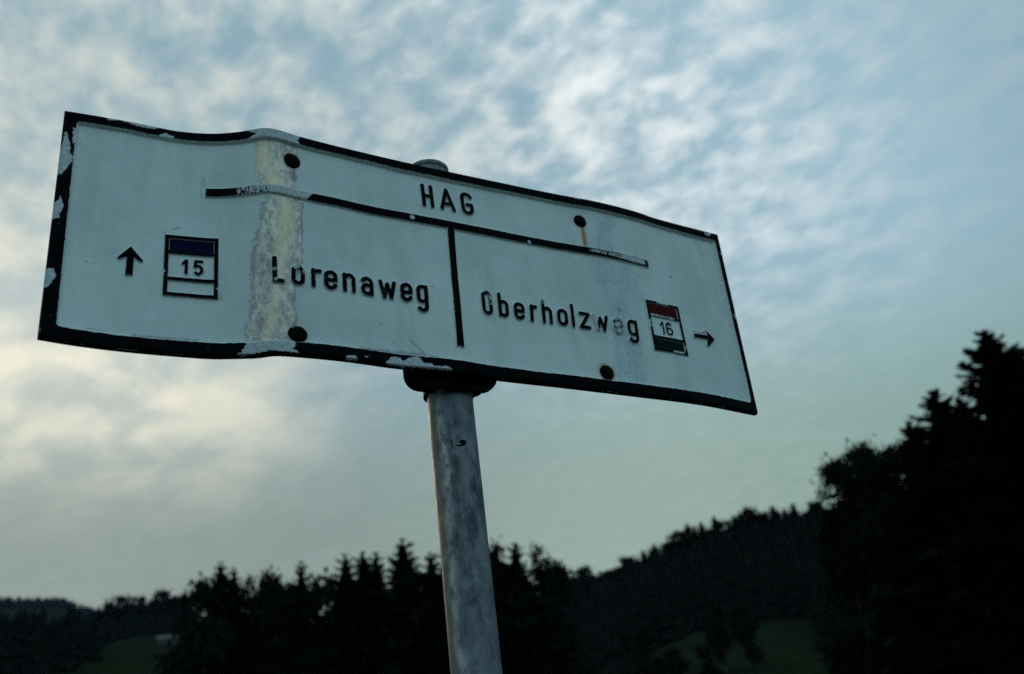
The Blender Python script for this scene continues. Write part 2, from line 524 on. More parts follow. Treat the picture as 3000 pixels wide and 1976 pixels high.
# plan of the bent sheet along its top and bottom edge (x, y in metres)
TOP_XY = [(-0.4796, 0.8831), (-0.4760, 0.8849), (-0.4724, 0.8867), (-0.4688, 0.8884), (-0.4652, 0.8902), (-0.4617, 0.8920), (-0.4581, 0.8938), (-0.4545, 0.8956), (-0.4509, 0.8973), (-0.4473, 0.8991), (-0.4438, 0.9009), (-0.4402, 0.9027), (-0.4366, 0.9045), (-0.4330, 0.9063), (-0.4295, 0.9082), (-0.4259, 0.9100), (-0.4224, 0.9119), (-0.4189, 0.9137), (-0.4154, 0.9157), (-0.4119, 0.9176), (-0.4084, 0.9197), (-0.4050, 0.9217), (-0.4016, 0.9238), (-0.3982, 0.9259), (-0.3948, 0.9280), (-0.3914, 0.9301), (-0.3879, 0.9321), (-0.3845, 0.9341), (-0.3810, 0.9361), (-0.3775, 0.9380), (-0.3739, 0.9398), (-0.3703, 0.9415), (-0.3666, 0.9431), (-0.3629, 0.9446), (-0.3592, 0.9460), (-0.3554, 0.9474), (-0.3516, 0.9486), (-0.3478, 0.9498), (-0.3439, 0.9509), (-0.3401, 0.9519), (-0.3362, 0.9529), (-0.3323, 0.9537), (-0.3283, 0.9545), (-0.3244, 0.9551), (-0.3204, 0.9556), (-0.3164, 0.9559), (-0.3124, 0.9562), (-0.3084, 0.9564), (-0.3045, 0.9565), (-0.3005, 0.9566), (-0.2965, 0.9565), (-0.2925, 0.9563), (-0.2885, 0.9559), (-0.2845, 0.9555), (-0.2805, 0.9552), (-0.2765, 0.9549), (-0.2725, 0.9548), (-0.2685, 0.9550), (-0.2646, 0.9557), (-0.2609, 0.9571), (-0.2574, 0.9590), (-0.2540, 0.9611), (-0.2508, 0.9634), (-0.2476, 0.9660), (-0.2446, 0.9685), (-0.2415, 0.9711), (-0.2384, 0.9737), (-0.2353, 0.9761), (-0.2321, 0.9786), (-0.2289, 0.9809), (-0.2256, 0.9832), (-0.2223, 0.9855), (-0.2190, 0.9877), (-0.2157, 0.9900), (-0.2124, 0.9922), (-0.2091, 0.9944), (-0.2057, 0.9966), (-0.2024, 0.9989), (-0.1990, 1.0011), (-0.1957, 1.0032), (-0.1924, 1.0054), (-0.1890, 1.0076), (-0.1856, 1.0098), (-0.1823, 1.0120), (-0.1789, 1.0141), (-0.1756, 1.0163), (-0.1722, 1.0185), (-0.1688, 1.0206), (-0.1654, 1.0228), (-0.1621, 1.0249), (-0.1587, 1.0270), (-0.1553, 1.0292), (-0.1519, 1.0313), (-0.1486, 1.0335), (-0.1452, 1.0356), (-0.1418, 1.0377), (-0.1384, 1.0398), (-0.1350, 1.0420), (-0.1316, 1.0441), (-0.1282, 1.0462), (-0.1248, 1.0483), (-0.1214, 1.0504), (-0.1180, 1.0525), (-0.1146, 1.0546), (-0.1112, 1.0567), (-0.1078, 1.0587), (-0.1043, 1.0608), (-0.1009, 1.0629), (-0.0975, 1.0649), (-0.0940, 1.0670), (-0.0906, 1.0690), (-0.0872, 1.0711), (-0.0837, 1.0731), (-0.0803, 1.0752), (-0.0769, 1.0772), (-0.0734, 1.0792), (-0.0700, 1.0813), (-0.0665, 1.0833), (-0.0631, 1.0853), (-0.0596, 1.0873), (-0.0562, 1.0894), (-0.0527, 1.0914), (-0.0492, 1.0934), (-0.0458, 1.0954), (-0.0423, 1.0974), (-0.0389, 1.0994), (-0.0354, 1.1014), (-0.0319, 1.1034), (-0.0285, 1.1054), (-0.0250, 1.1074), (-0.0216, 1.1094), (-0.0181, 1.1115), (-0.0146, 1.1135), (-0.0112, 1.1155), (-0.0077, 1.1175), (-0.0043, 1.1195), (-0.0008, 1.1215), (0.0027, 1.1235), (0.0061, 1.1255), (0.0096, 1.1275), (0.0130, 1.1295), (0.0165, 1.1315), (0.0199, 1.1335), (0.0234, 1.1356), (0.0269, 1.1376), (0.0303, 1.1396), (0.0338, 1.1416), (0.0372, 1.1436), (0.0407, 1.1456), (0.0442, 1.1476), (0.0476, 1.1496), (0.0511, 1.1516), (0.0546, 1.1536), (0.0580, 1.1556), (0.0615, 1.1575), (0.0650, 1.1595), (0.0685, 1.1615), (0.0720, 1.1634), (0.0755, 1.1654), (0.0790, 1.1673), (0.0824, 1.1693), (0.0860, 1.1712), (0.0895, 1.1731), (0.0930, 1.1750), (0.0966, 1.1768), (0.1001, 1.1787), (0.1037, 1.1805), (0.1072, 1.1824), (0.1108, 1.1842), (0.1143, 1.1860), (0.1179, 1.1879), (0.1214, 1.1898), (0.1249, 1.1917), (0.1284, 1.1936), (0.1319, 1.1955), (0.1354, 1.1975), (0.1388, 1.1995), (0.1423, 1.2016), (0.1457, 1.2036), (0.1491, 1.2057), (0.1525, 1.2078), (0.1559, 1.2099), (0.1593, 1.2121), (0.1627, 1.2142), (0.1660, 1.2164), (0.1694, 1.2186), (0.1728, 1.2207), (0.1761, 1.2229), (0.1794, 1.2252), (0.1827, 1.2274), (0.1861, 1.2296), (0.1894, 1.2319), (0.1926, 1.2342), (0.1959, 1.2365), (0.1992, 1.2388), (0.2024, 1.2412), (0.2055, 1.2436), (0.2086, 1.2462), (0.2117, 1.2487), (0.2147, 1.2513), (0.2178, 1.2539), (0.2208, 1.2565), (0.2240, 1.2590), (0.2271, 1.2615), (0.2303, 1.2639), (0.2335, 1.2662), (0.2368, 1.2686), (0.2401, 1.2709), (0.2434, 1.2732), (0.2466, 1.2754), (0.2499, 1.2777), (0.2533, 1.2799), (0.2566, 1.2822), (0.2599, 1.2844), (0.2632, 1.2866), (0.2665, 1.2889), (0.2699, 1.2911), (0.2732, 1.2933), (0.2765, 1.2955), (0.2799, 1.2977), (0.2832, 1.2999), (0.2865, 1.3021), (0.2899, 1.3043), (0.2932, 1.3065), (0.2966, 1.3087), (0.2999, 1.3109), (0.3033, 1.3131), (0.3066, 1.3153), (0.3099, 1.3175), (0.3133, 1.3197), (0.3166, 1.3219), (0.3200, 1.3241), (0.3233, 1.3263), (0.3266, 1.3285), (0.3299, 1.3307), (0.3332, 1.3330), (0.3349, 1.3340)]
BOT_XY = [(-0.4731, 0.8708), (-0.4700, 0.8733), (-0.4669, 0.8758), (-0.4638, 0.8784), (-0.4607, 0.8809), (-0.4575, 0.8834), (-0.4544, 0.8859), (-0.4512, 0.8883), (-0.4481, 0.8907), (-0.4448, 0.8931), (-0.4416, 0.8954), (-0.4383, 0.8977), (-0.4350, 0.8999), (-0.4316, 0.9021), (-0.4283, 0.9043), (-0.4249, 0.9065), (-0.4216, 0.9086), (-0.4182, 0.9108), (-0.4148, 0.9129), (-0.4113, 0.9149), (-0.4079, 0.9170), (-0.4045, 0.9190), (-0.4010, 0.9210), (-0.3975, 0.9230), (-0.3940, 0.9250), (-0.3905, 0.9269), (-0.3870, 0.9288), (-0.3835, 0.9307), (-0.3800, 0.9326), (-0.3764, 0.9344), (-0.3729, 0.9363), (-0.3693, 0.9381), (-0.3657, 0.9399), (-0.3622, 0.9417), (-0.3586, 0.9435), (-0.3550, 0.9453), (-0.3514, 0.9471), (-0.3479, 0.9489), (-0.3443, 0.9507), (-0.3407, 0.9525), (-0.3371, 0.9542), (-0.3335, 0.9559), (-0.3298, 0.9574), (-0.3261, 0.9589), (-0.3223, 0.9602), (-0.3185, 0.9614), (-0.3146, 0.9624), (-0.3107, 0.9633), (-0.3068, 0.9642), (-0.3029, 0.9651), (-0.2990, 0.9659), (-0.2951, 0.9668), (-0.2912, 0.9677), (-0.2873, 0.9686), (-0.2834, 0.9694), (-0.2794, 0.9699), (-0.2754, 0.9700), (-0.2715, 0.9698), (-0.2675, 0.9695), (-0.2635, 0.9695), (-0.2596, 0.9701), (-0.2557, 0.9712), (-0.2520, 0.9726), (-0.2483, 0.9742), (-0.2447, 0.9759), (-0.2411, 0.9776), (-0.2375, 0.9794), (-0.2339, 0.9811), (-0.2303, 0.9829), (-0.2267, 0.9847), (-0.2232, 0.9865), (-0.2196, 0.9884), (-0.2161, 0.9902), (-0.2126, 0.9921), (-0.2091, 0.9940), (-0.2056, 0.9960), (-0.2021, 0.9979), (-0.1986, 0.9999), (-0.1951, 1.0019), (-0.1917, 1.0039), (-0.1882, 1.0060), (-0.1848, 1.0080), (-0.1814, 1.0102), (-0.1781, 1.0124), (-0.1748, 1.0146), (-0.1714, 1.0168), (-0.1681, 1.0191), (-0.1648, 1.0213), (-0.1615, 1.0236), (-0.1583, 1.0259), (-0.1549, 1.0281), (-0.1516, 1.0303), (-0.1483, 1.0326), (-0.1449, 1.0347), (-0.1415, 1.0369), (-0.1381, 1.0389), (-0.1347, 1.0410), (-0.1312, 1.0429), (-0.1277, 1.0448), (-0.1241, 1.0466), (-0.1205, 1.0484), (-0.1169, 1.0502), (-0.1133, 1.0519), (-0.1097, 1.0536), (-0.1061, 1.0553), (-0.1025, 1.0570), (-0.0988, 1.0587), (-0.0952, 1.0604), (-0.0917, 1.0622), (-0.0881, 1.0640), (-0.0845, 1.0659), (-0.0810, 1.0678), (-0.0776, 1.0698), (-0.0742, 1.0719), (-0.0708, 1.0741), (-0.0675, 1.0763), (-0.0642, 1.0786), (-0.0610, 1.0810), (-0.0578, 1.0834), (-0.0546, 1.0858), (-0.0515, 1.0883), (-0.0483, 1.0907), (-0.0451, 1.0931), (-0.0419, 1.0955), (-0.0387, 1.0979), (-0.0354, 1.1002), (-0.0321, 1.1025), (-0.0288, 1.1047), (-0.0255, 1.1069), (-0.0221, 1.1090), (-0.0187, 1.1112), (-0.0153, 1.1133), (-0.0119, 1.1153), (-0.0084, 1.1174), (-0.0050, 1.1195), (-0.0016, 1.1215), (0.0019, 1.1235), (0.0053, 1.1255), (0.0088, 1.1276), (0.0122, 1.1296), (0.0157, 1.1316), (0.0192, 1.1336), (0.0226, 1.1356), (0.0261, 1.1376), (0.0296, 1.1396), (0.0330, 1.1416), (0.0365, 1.1436), (0.0399, 1.1456), (0.0434, 1.1476), (0.0469, 1.1496), (0.0503, 1.1516), (0.0537, 1.1537), (0.0572, 1.1557), (0.0606, 1.1578), (0.0640, 1.1598), (0.0675, 1.1619), (0.0709, 1.1640), (0.0743, 1.1660), (0.0778, 1.1681), (0.0812, 1.1702), (0.0846, 1.1722), (0.0880, 1.1743), (0.0915, 1.1764), (0.0949, 1.1784), (0.0983, 1.1805), (0.1017, 1.1826), (0.1051, 1.1847), (0.1086, 1.1867), (0.1120, 1.1888), (0.1154, 1.1909), (0.1188, 1.1930), (0.1222, 1.1951), (0.1256, 1.1971), (0.1290, 1.1992), (0.1324, 1.2013), (0.1359, 1.2034), (0.1393, 1.2055), (0.1427, 1.2076), (0.1461, 1.2097), (0.1495, 1.2118), (0.1529, 1.2139), (0.1563, 1.2159), (0.1598, 1.2180), (0.1632, 1.2201), (0.1666, 1.2221), (0.1700, 1.2242), (0.1735, 1.2263), (0.1769, 1.2283), (0.1803, 1.2304), (0.1837, 1.2324), (0.1872, 1.2345), (0.1906, 1.2366), (0.1940, 1.2387), (0.1974, 1.2407), (0.2008, 1.2428), (0.2042, 1.2449), (0.2076, 1.2470), (0.2110, 1.2491), (0.2144, 1.2513), (0.2178, 1.2534), (0.2212, 1.2555), (0.2246, 1.2577), (0.2279, 1.2599), (0.2313, 1.2621), (0.2346, 1.2643), (0.2379, 1.2665), (0.2412, 1.2687), (0.2445, 1.2710), (0.2478, 1.2733), (0.2511, 1.2756), (0.2543, 1.2779), (0.2576, 1.2803), (0.2608, 1.2826), (0.2640, 1.2850), (0.2672, 1.2874), (0.2704, 1.2898), (0.2736, 1.2923), (0.2767, 1.2947), (0.2799, 1.2972), (0.2831, 1.2996), (0.2862, 1.3021), (0.2893, 1.3046), (0.2925, 1.3071), (0.2956, 1.3096), (0.2987, 1.3121), (0.3018, 1.3146), (0.3049, 1.3171), (0.3081, 1.3196), (0.3112, 1.3221), (0.3143, 1.3246), (0.3174, 1.3271), (0.3206, 1.3296), (0.3237, 1.3321), (0.3268, 1.3345), (0.3300, 1.3370), (0.3331, 1.3394)]
KT, KBT = [0.0, 0.22997, 0.70793, 0.94186], [0.0, 0.23593, 0.70988, 0.9398]

def _arc(Q):
    return np.r_[0, np.cumsum(np.linalg.norm(np.diff(Q, axis=0), axis=1))]

TC, BC = np.array(TOP_XY), np.array(BOT_XY)
TA, BA = _arc(TC), _arc(BC)
SW = TA[-1]

def dents(u, v):
    """hand-beaten unevenness of the sheet, pulled in at the bolts"""
    x, y = u * 1000, v * 1000
    d = (value_noise(u * 14 + 3, v * 14 + 8, 21, 3) - .5) * .0034
    for cx, cy, dep in ((261, 27, .0022), (262, 262, .0016), (676, 28, .0016), (677, 262, .0016)):
        d = d - dep * np.exp(-((x - cx) ** 2 + (y - cy) ** 2) / 240)
    edge = np.minimum(np.minimum(x, SW * 1000 - x), np.minimum(y, 300 - y))
    return d * sstep(edge, 0, 22)

def surf(u, v, h=0.0):
    u, v = np.asarray(u, float), np.asarray(v, float)
    h = h + dents(u, v)
    w = (v / SH)[..., None]
    def xy(q):
        qb = np.interp(q, KT, KBT)
        return np.stack([np.interp(q, TA, TC[:, 0]), np.interp(q, TA, TC[:, 1])], -1) * w + np.stack([np.interp(qb, BA, BC[:, 0]), np.interp(qb, BA, BC[:, 1])], -1) * (1 - w)
    p = xy(u)
    t = xy(np.clip(u + .004, 0, SW)) - xy(np.clip(u - .004, 0, SW))
    n = np.stack([t[..., 1], -t[..., 0]], -1)
    n /= np.linalg.norm(n, axis=-1, keepdims=True)
    p = p + n * (np.asarray(h)[..., None] if np.ndim(h) else h)
    return np.concatenate([p, (ZB + v)[..., None]], -1)

def in_poly(x, y, P):
    P = np.asarray(P, float)
    r = np.zeros(x.shape, bool)
    j = len(P) - 1
    for i in range(len(P)):
        xi, yi, xj, yj = *P[i], *P[j]
        c = ((yi > y) != (yj > y)) & (x < (xj - xi) * (y - yi) / (yj - yi + 1e-12) + xi)
        r ^= c
        j = i
    return r

def seg_dist(x, y, A, B):
    ax, ay, bx, by = A[0], A[1], B[0], B[1]
    dx, dy = bx - ax, by - ay
    t = np.clip(((x - ax) * dx + (y - ay) * dy) / (dx * dx + dy * dy + 1e-12), 0, 1)
    return np.hypot(x - ax - t * dx, y - ay - t * dy)

def path_dist(x, y, paths):
    d = np.full(x.shape, 1e9)
    for P in paths:
        for a, b in zip(P[:-1], P[1:]):
            d = np.minimum(d, seg_dist(x, y, a, b))
    return d

# chips and one painted edge highlight in the black border (mm on the sheet)
CHIPS = [
    [(4.6, 268.7), (6.9, 259.2), (10.6, 244.6), (10.0, 240.1), (13.1, 233.2), (13.1, 227.8), (7.9, 214.7), (4.3, 207), (-2, 207), (-2, 231.8), (1, 249.3), (3.2, 266.3)],
    [(5.5, 178.3), (7.5, 172.5), (9.3, 165.8), (6.8, 153.9), (6.5, 147.8), (-2, 146.7), (-2, 168), (3.2, 171)],
    [(3.9, 83.8), (6.1, 83), (9, 75.1), (5.5, 64.9), (2.4, 59.5), (-2, 59), (-2, 81)],
    [(11.2, 276), (16, 272.2), (15, 253), (11.5, 253.7)],  # highlight on the left inner edge, painted as a chip
    [(39.6, 303), (106, 303), (105.6, 298.6), (95.5, 294.1), (79.7, 293.4), (68.4, 296.5), (57.2, 297.2), (46.5, 294.2)],
    [(102.7, 286), (109.3, 291.8), (119.7, 289.6), (120.9, 286), (111.9, 282)],
    [(121.5, 303), (121.8, 298), (125, 297.6), (126.5, 303)],
    [(203, 303), (204.7, 298.5), (212, 295.5), (221.5, 291.1), (213.4, 288.3), (207.7, 283), (229, 280), (273, 280), (268.7, 291.6), (274.5, 303)],
    [(202.2, 18), (202.7, 11), (197, 3.4), (194, 1.2), (231, 3.2), (259.5, 1.6), (252.1, 6.6), (256.2, 11.8), (256, 18)],
    [(312.3, 2.9), (318, 5.0), (323.3, 5.6), (326.6, 1.0), (313.3, .4)],
    [(335.4, 6), (336.2, 8), (339.4, 6.6), (338, 5.2)],
    [(360.6, 2.9), (370.1, 11.2), (378.9, 11), (385.5, 6.9), (387.0, 9.8), (396.6, 14.1), (404.2, 14.8), (409.6, 7.6), (417.1, 6.9), (423, 4.4), (435.9, 5), (446, 2.9), (443.1, .6), (387.9, 1), (363, 1.0)],
    [(912.3, 297.4), (917.4, 296.2), (925.5, 298.5), (926, 296.0), (919.2, 290.4), (912.9, 292.8)],
    [(934.5, 264.6), (942, 264.6), (942, 262.2), (936.5, 262.6)],
    [(935.2, 157.8), (941.0, 158), (937.3, 148.6)],
    [(939.2, 116), (943, 117), (943, 96), (940, 99)],
    [(939.8, 210), (943, 214), (943, 196), (940.2, 200)],
    [(668, 298.6), (682, 298.8), (680, 296.6), (670, 296.2)],
    [(555, 301), (572, 301), (566, 298.8)],
]
BARE_TOP = ((203, 274), 8)

def wear_from_polys(x, y, polys, jag=1.6, seed=3, scale=.45):
    """0..1 where the paint has come off; ragged outline from noise displacement"""
    jx = x + (value_noise(x * scale + 40, y * scale + 40, seed, 3, .6) - .5) * 2 * jag
    jy = y + (value_noise(x * scale + 90, y * scale + 10, seed + 1, 3, .6) - .5) * 2 * jag
    w = np.zeros(x.shape, bool)
    for P in polys:
        a = np.asarray(P)
        lo, hi = a.min(0) - 4, a.max(0) + 4
        m = (x > lo[0]) & (x < hi[0]) & (y > lo[1]) & (y < hi[1])
        if m.any():
            w[m] |= in_poly(jx[m], jy[m], P)
    return w.astype(float)

def build_panel(parent):
    st = 1.25e-3
    nu, nv = int(SW / st), int(SH / st)
    u, v = np.meshgrid(np.linspace(0, SW, nu), np.linspace(0, SH, nv), indexing='ij')
    x, y = u * 1000, v * 1000
    V = surf(u, v, 0.0).reshape(-1, 3)
    n1 = value_noise(x * .30, y * .30, 31, 4, .6)
    n2 = value_noise(x * .09 + 7, y * .09, 32, 4, .6)
    # stripped strip along the left crease
    vs = [18, 27, 37, 46, 70, 97, 123, 143, 158, 175, 191, 199, 206, 219, 229, 246, 263, 285]
    lf = [206, 203, 202, 208, 209, 210, 211, 213.5, 219.5, 222, 222.5, 230, 230, 224, 219.7, 215.2, 215, 217]
    rt = [251, 249, 256, 258.5, 257.3, 260, 269, 269.3, 270.4, 270.6, 272, 272.6, 272, 266.5, 266.8, 268, 274, 272]
    wob = (n1 - .5) * 11
    dl = x + wob - np.interp(y, vs, lf)
    dr = np.interp(y, vs, rt) - x + wob * .5
    inside = np.minimum(dl, dr)
    zinc = sstep(inside, -.8, .8)
    rim = np.exp(-(inside / 1.3) ** 2) * (y < 204)
    yv = [18, 22, 44, 66, 100, 130, 156, 198, 221, 237, 262, 285]
    yu = [227, 227, 230, 236, 240, 244.5, 249.5, 251, 242, 232.5, 226, 228]
    yw = [5, 5, 5.5, 5, 7, 9, 9, 8, 12, 12, 10, 7]
    warm_sheen = np.exp(-((x + (n1 - .5) * 9 - np.interp(y, yv, yu)) / np.interp(y, yv, yw)) ** 2) * (.35 + 1.0 * n2)  # yellowish band on the crease: warm sky reflection put into the colour
    warm_sheen = np.clip(warm_sheen, 0, 1)
    # bluish smear over the right bend
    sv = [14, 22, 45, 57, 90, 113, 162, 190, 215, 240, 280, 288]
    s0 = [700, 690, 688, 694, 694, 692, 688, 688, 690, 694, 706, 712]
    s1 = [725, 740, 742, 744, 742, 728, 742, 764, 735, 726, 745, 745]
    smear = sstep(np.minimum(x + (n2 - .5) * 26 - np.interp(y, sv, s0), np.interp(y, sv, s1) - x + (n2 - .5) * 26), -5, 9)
    # rust
    run = np.exp(-((x - (678.2 - (252 - y) * .03)) / 3.6) ** 4) * (y < 256) * sstep(y, 218, 224) * (.8 + .4 * n1)
    d3, d4 = np.hypot(x - 676.5, y - 262.4), np.hypot(x - 676.5, y - 28.3)
    rust = np.maximum(run, .8 * sstep(d4 + (n1 - .5) * 5, 14.5, 11))
    rust = np.clip(rust, 0, 1)
    rust = np.maximum(rust, .35 * sstep(d3 + (n1 - .5) * 4, 13, 10.5))
    d1 = np.hypot(x - 262.3, y - 262)
    dark = np.zeros_like(x)
    dark = np.maximum(dark, .75 * np.exp(-((x - 263.5) / 4.0) ** 2) * sstep(y, 222, 240) * (y < 262))
    def line(a, b, w, s=1.0):
        w = w * 1.25
        return s * np.exp(-((seg_dist(x, y, a, b) + (n1 - .5) * w * 1.5) / w) ** 2)
    for a, b, w, s in [((332.8, 17.9), (368.4, 20.4), 1.4, .8), ((369.5, 18.9), (414.8, 20.6), 1.8, .6), ((414, 20.5), (438.8, 17.9), 1.0, .6),
                       ((371.2, 38.2), (378.1, 30.5), .7, .45), ((397, 37.3), (413.7, 22.2), .9, .7),
                       ((44.7, 20.6), (63.9, 20.8), .9, .6), ((88.4, 19.4), (153.5, 19.6), 1.1, .7),
                       ((113.3, 153.1), (119, 156.5), .7, .5), ((124, 159.4), (131.2, 163.4), .9, .6), ((36.4, 101.5), (37.4, 101.9), .8, .7), ((45, 100.4), (47, 101.6), .8, .6),
                       ((153.6, 206.5), (153.4, 222), .8, .35), ((153.4, 222), (155.2, 234), .8, .45), ((157.4, 222), (157.2, 234), .8, .35), ((155.2, 234), (157.2, 234), .8, .35),
                       ((825, 200.4), (826.4, 200.4), 1.4, .8), ((713.6, 128.4), (716, 126), 1.6, .8), ((736, 214), (768, 222), 1.0, .35), ((700, 219), (702, 240), .7, .3), ((702, 240), (706, 249), .6, .3),
                       ((176, 80), (177, 72), .8, .45), ((760.5, 152), (762, 149), .9, .6), ((780, 17.6), (826, 18.6), .7, .5), ((360, 55), (364, 53.5), .8, .6), ((432, 116), (434, 116), 1.4, .4),
                       ((690, 100), (694, 118), 1.0, .3), ((719, 80), (738, 76), .8, .5)]:
        dark = np.maximum(dark, line(a, b, w, s))
    # scattered fly specks and mildew
    sp = np.random.default_rng(77)
    for _ in range(220):
        a, b, w = sp.uniform(20, 925), sp.uniform(18, 284), sp.uniform(.35, .8)
        m = (np.abs(x - a) < 4) & (np.abs(y - b) < 4)
        dark[m] = np.maximum(dark[m], sp.uniform(.15, .6) * np.exp(-(np.hypot(x[m] - a, y[m] - b) / w) ** 2))
    mild = sstep(value_noise(x * .5, y * .5, 51, 3), .66, .78) * smear * .5
    dark = np.maximum(dark, mild)
    light = np.zeros_like(x)
    for a, b, w, s in [((427.6, 282.2), (452, 280.6), .8, .8), ((455, 279.6), (480, 280.2), .8, .8), ((484, 279.5), (497, 278.6), 1.8, .7), ((492, 280.6), (524, 282.6), .7, .9),
                       ((751.5, 280.4), (849.6, 285.0), .8, .9), ((431, 168), (432, 167), .9, .8), ((670, 187), (674, 182), 1.3, .9), ((655, 199), (661, 198.3), 1.1, .8),
                       ((277, 262), (275, 254), 2.2, .7), ((687, 262), (688, 258), 3.2, .75), ((758.5, 150), (757.5, 72), .8, .7), ((757.5, 70), (763, 66), .8, .7), ((826, 64), (829, 61), .9, .8),
                       ((845, 115.5), (868, 121.5), 1.2, .6), ((915, 280), (925, 262), 1.6, .5), ((19, 276), (23, 262), 1.4, .7), ((22, 270), (26, 272), 1.2, .5), ((693, 83), (696, 80), 1.2, .7), ((661, 282), (672, 276), .8, .6), ((268, 150), (268.5, 128), 1.2, .4)]:
        light = np.maximum(light, line(a, b, w, s))
    light = np.maximum(light, .55 * np.exp(-((x - 922 + (y - 150) * .004) / 2.2) ** 2) * sstep(n1, .45, .62) * (y < 268))
    idx = np.arange(nu * nv).reshape(nu, nv)
    q = np.stack([idx[:-1, :-1], idx[1:, :-1], idx[1:, 1:], idx[:-1, 1:]], -1).reshape(-1, 4)
    at = dict(zinc=zinc, rim=rim, warm_sheen=warm_sheen, smear=smear, rust=rust, dark=np.clip(dark, 0, 1), light=np.clip(light, 0, 1))
    o = link('sign_panel', mesh_from('sign_panel', V, q, True, at), MAT_SIGN, parent)
    # rear skin
    u2, v2 = np.meshgrid(np.linspace(0, SW, 160), np.linspace(0, SH, 8), indexing='ij')
    V2 = surf(u2, v2, -.0022 - dents(u2, v2)).reshape(-1, 3)
    i2 = np.arange(160 * 8).reshape(160, 8)
    q2 = np.stack([i2[:-1, :-1], i2[:-1, 1:], i2[1:, 1:], i2[1:, :-1]], -1).reshape(-1, 4)
    link('back_skin', mesh_from('back_skin', V2, q2), MAT_STEEL, o)
    return o

def emboss(name, parent, mat, sdf, box, h, flank=1.9, step=.5, wear=None, lift=0.0, inked=.25):
    """raised piece of the sheet: sdf in mm over (x, y) mm, box (x0, x1, y0, y1) mm"""
    x0, x1, y0, y1 = box
    nu, nv = max(int((x1 - x0) / step), 2) + 1, max(int((y1 - y0) / step), 2) + 1
    x, y = np.meshgrid(np.linspace(x0, x1, nu), np.linspace(y0, y1, nv), indexing='ij')
    d = sdf(x, y)
    hh = h * (1 - sstep(d, -.35, flank)) + lift
    hh = np.where(d >= flank, -.0006, hh)
    w = wear(x, y) if wear else np.zeros_like(x)
    keep = d < flank + step * .9
    idx = np.arange(nu * nv).reshape(nu, nv)
    kq = keep[:-1, :-1] & keep[1:, :-1] & keep[1:, 1:] & keep[:-1, 1:]
    q = np.stack([idx[:-1, :-1], idx[1:, :-1], idx[1:, 1:], idx[:-1, 1:]], -1)[kq]
    used, inv = np.unique(q, return_inverse=True)
    V = surf(np.clip(x / 1000, 0, SW), np.clip(y / 1000, -.01, SH + .01), hh).reshape(-1, 3)[used]
    return link(name, mesh_from(name, V, inv.reshape(-1, 4), True, dict(wear=w.reshape(-1)[used], flank=sstep(d, inked - .1, inked + .5).reshape(-1)[used])), mat, parent)

def build_border(parent):
    """raised black rim with chipped paint, a ring of thin strips that wraps over the sheet edge"""
    bw = [14.2, 14.0, 10.5, 15.5]                  # left, top, right, bottom width in mm
    Wm = SW * 1000
    x = np.concatenate([np.linspace(0, 20, 34), np.linspace(20, Wm - 20, 1100)[1:-1], np.linspace(Wm - 20, Wm, 34)])
    yy = np.concatenate([np.linspace(0, 22, 38), np.linspace(22, 280, 330)[1:-1], np.linspace(280, 300.0, 36)])
    X, Y = np.meshgrid(x, yy, indexing='ij')
    ragged = (value_noise(X * .22, Y * .22, 61, 4, .6) - .5) * 1.5
    # inner boundary: rounded rectangle
    cx0, cx1, cy0, cy1 = bw[0], Wm - bw[2], bw[3], 300 - bw[1]
    mx, my = (cx0 + cx1) / 2, (cy0 + cy1) / 2
    rx, ry, rad = (cx1 - cx0) / 2, (cy1 - cy0) / 2, 5.0
    qx, qy = np.abs(X - mx) - rx + rad, np.abs(Y - my) - ry + rad
    inner = np.hypot(np.maximum(qx, 0), np.maximum(qy, 0)) + np.minimum(np.maximum(qx, qy), 0) - rad   # <0 inside the field
    inner = inner + ragged
    edge = np.minimum(np.minimum(X, Wm - X), np.minimum(Y, 300 - Y))
    h = .0046 * sstep(inner, -3.0, .3) * (0.35 + .65 * sstep(edge, -.2, 2.4))
    h = np.where(inner < -3.0, -.0008, h)
    wear = wear_from_polys(X, Y, CHIPS)
    # hairline wear on the outer corner
    wear = np.maximum(wear, (edge < .9) * (value_noise(X * .12, Y * .12, 63, 3) > .76) * .45)
    nz = value_noise(X * .6, Y * .6, 64, 3, .6)
    wear = np.maximum(wear, (nz > .90) * .8)
    keep = inner > -4.0
    flk = sstep(inner, .15, -.35)
    nu, nv = X.shape
    idx = np.arange(nu * nv).reshape(nu, nv)
    kq = keep[:-1, :-1] & keep[1:, :-1] & keep[1:, 1:] & keep[:-1, 1:]
    q = np.stack([idx[:-1, :-1], idx[1:, :-1], idx[1:, 1:], idx[:-1, 1:]], -1)[kq]
    used, inv = np.unique(q, return_inverse=True)
    V = surf(np.clip(X / 1000, 0, SW), np.clip(Y / 1000, 0, SH), h).reshape(-1, 3)[used]
    wv = wear.reshape(-1)[used]
    fv = flk.reshape(-1)[used]
    faces = inv.reshape(-1, 4)
    # turned edge round the outside
    ring_u = np.concatenate([x / 1000, np.full(len(yy), SW), x[::-1] / 1000, np.zeros(len(yy))])
    ring_v = np.concatenate([np.zeros(len(x)), yy / 1000, np.full(len(x), SH), yy[::-1] / 1000])
    ring_v = np.clip(ring_v, 0, SH)
    n = len(ring_u)
    A = surf(ring_u, ring_v, .0046 * .35)
    B = surf(ring_u, ring_v, -.0040)
    base = len(V)
    k = np.arange(n)
    ring = np.stack([base + k, base + n + k, base + n + (k + 1) % n, base + (k + 1) % n], -1)
    rw = wear_from_polys(ring_u * 1000, ring_v * 1000, CHIPS) * .6
    o = link('border', mesh_from('border', np.concatenate([V, A, B]), np.concatenate([faces, ring]), True, dict(wear=np.concatenate([wv, rw, rw]), flank=np.concatenate([fv, rw * 0, rw * 0]))), MAT_BLACK, parent)
    return o

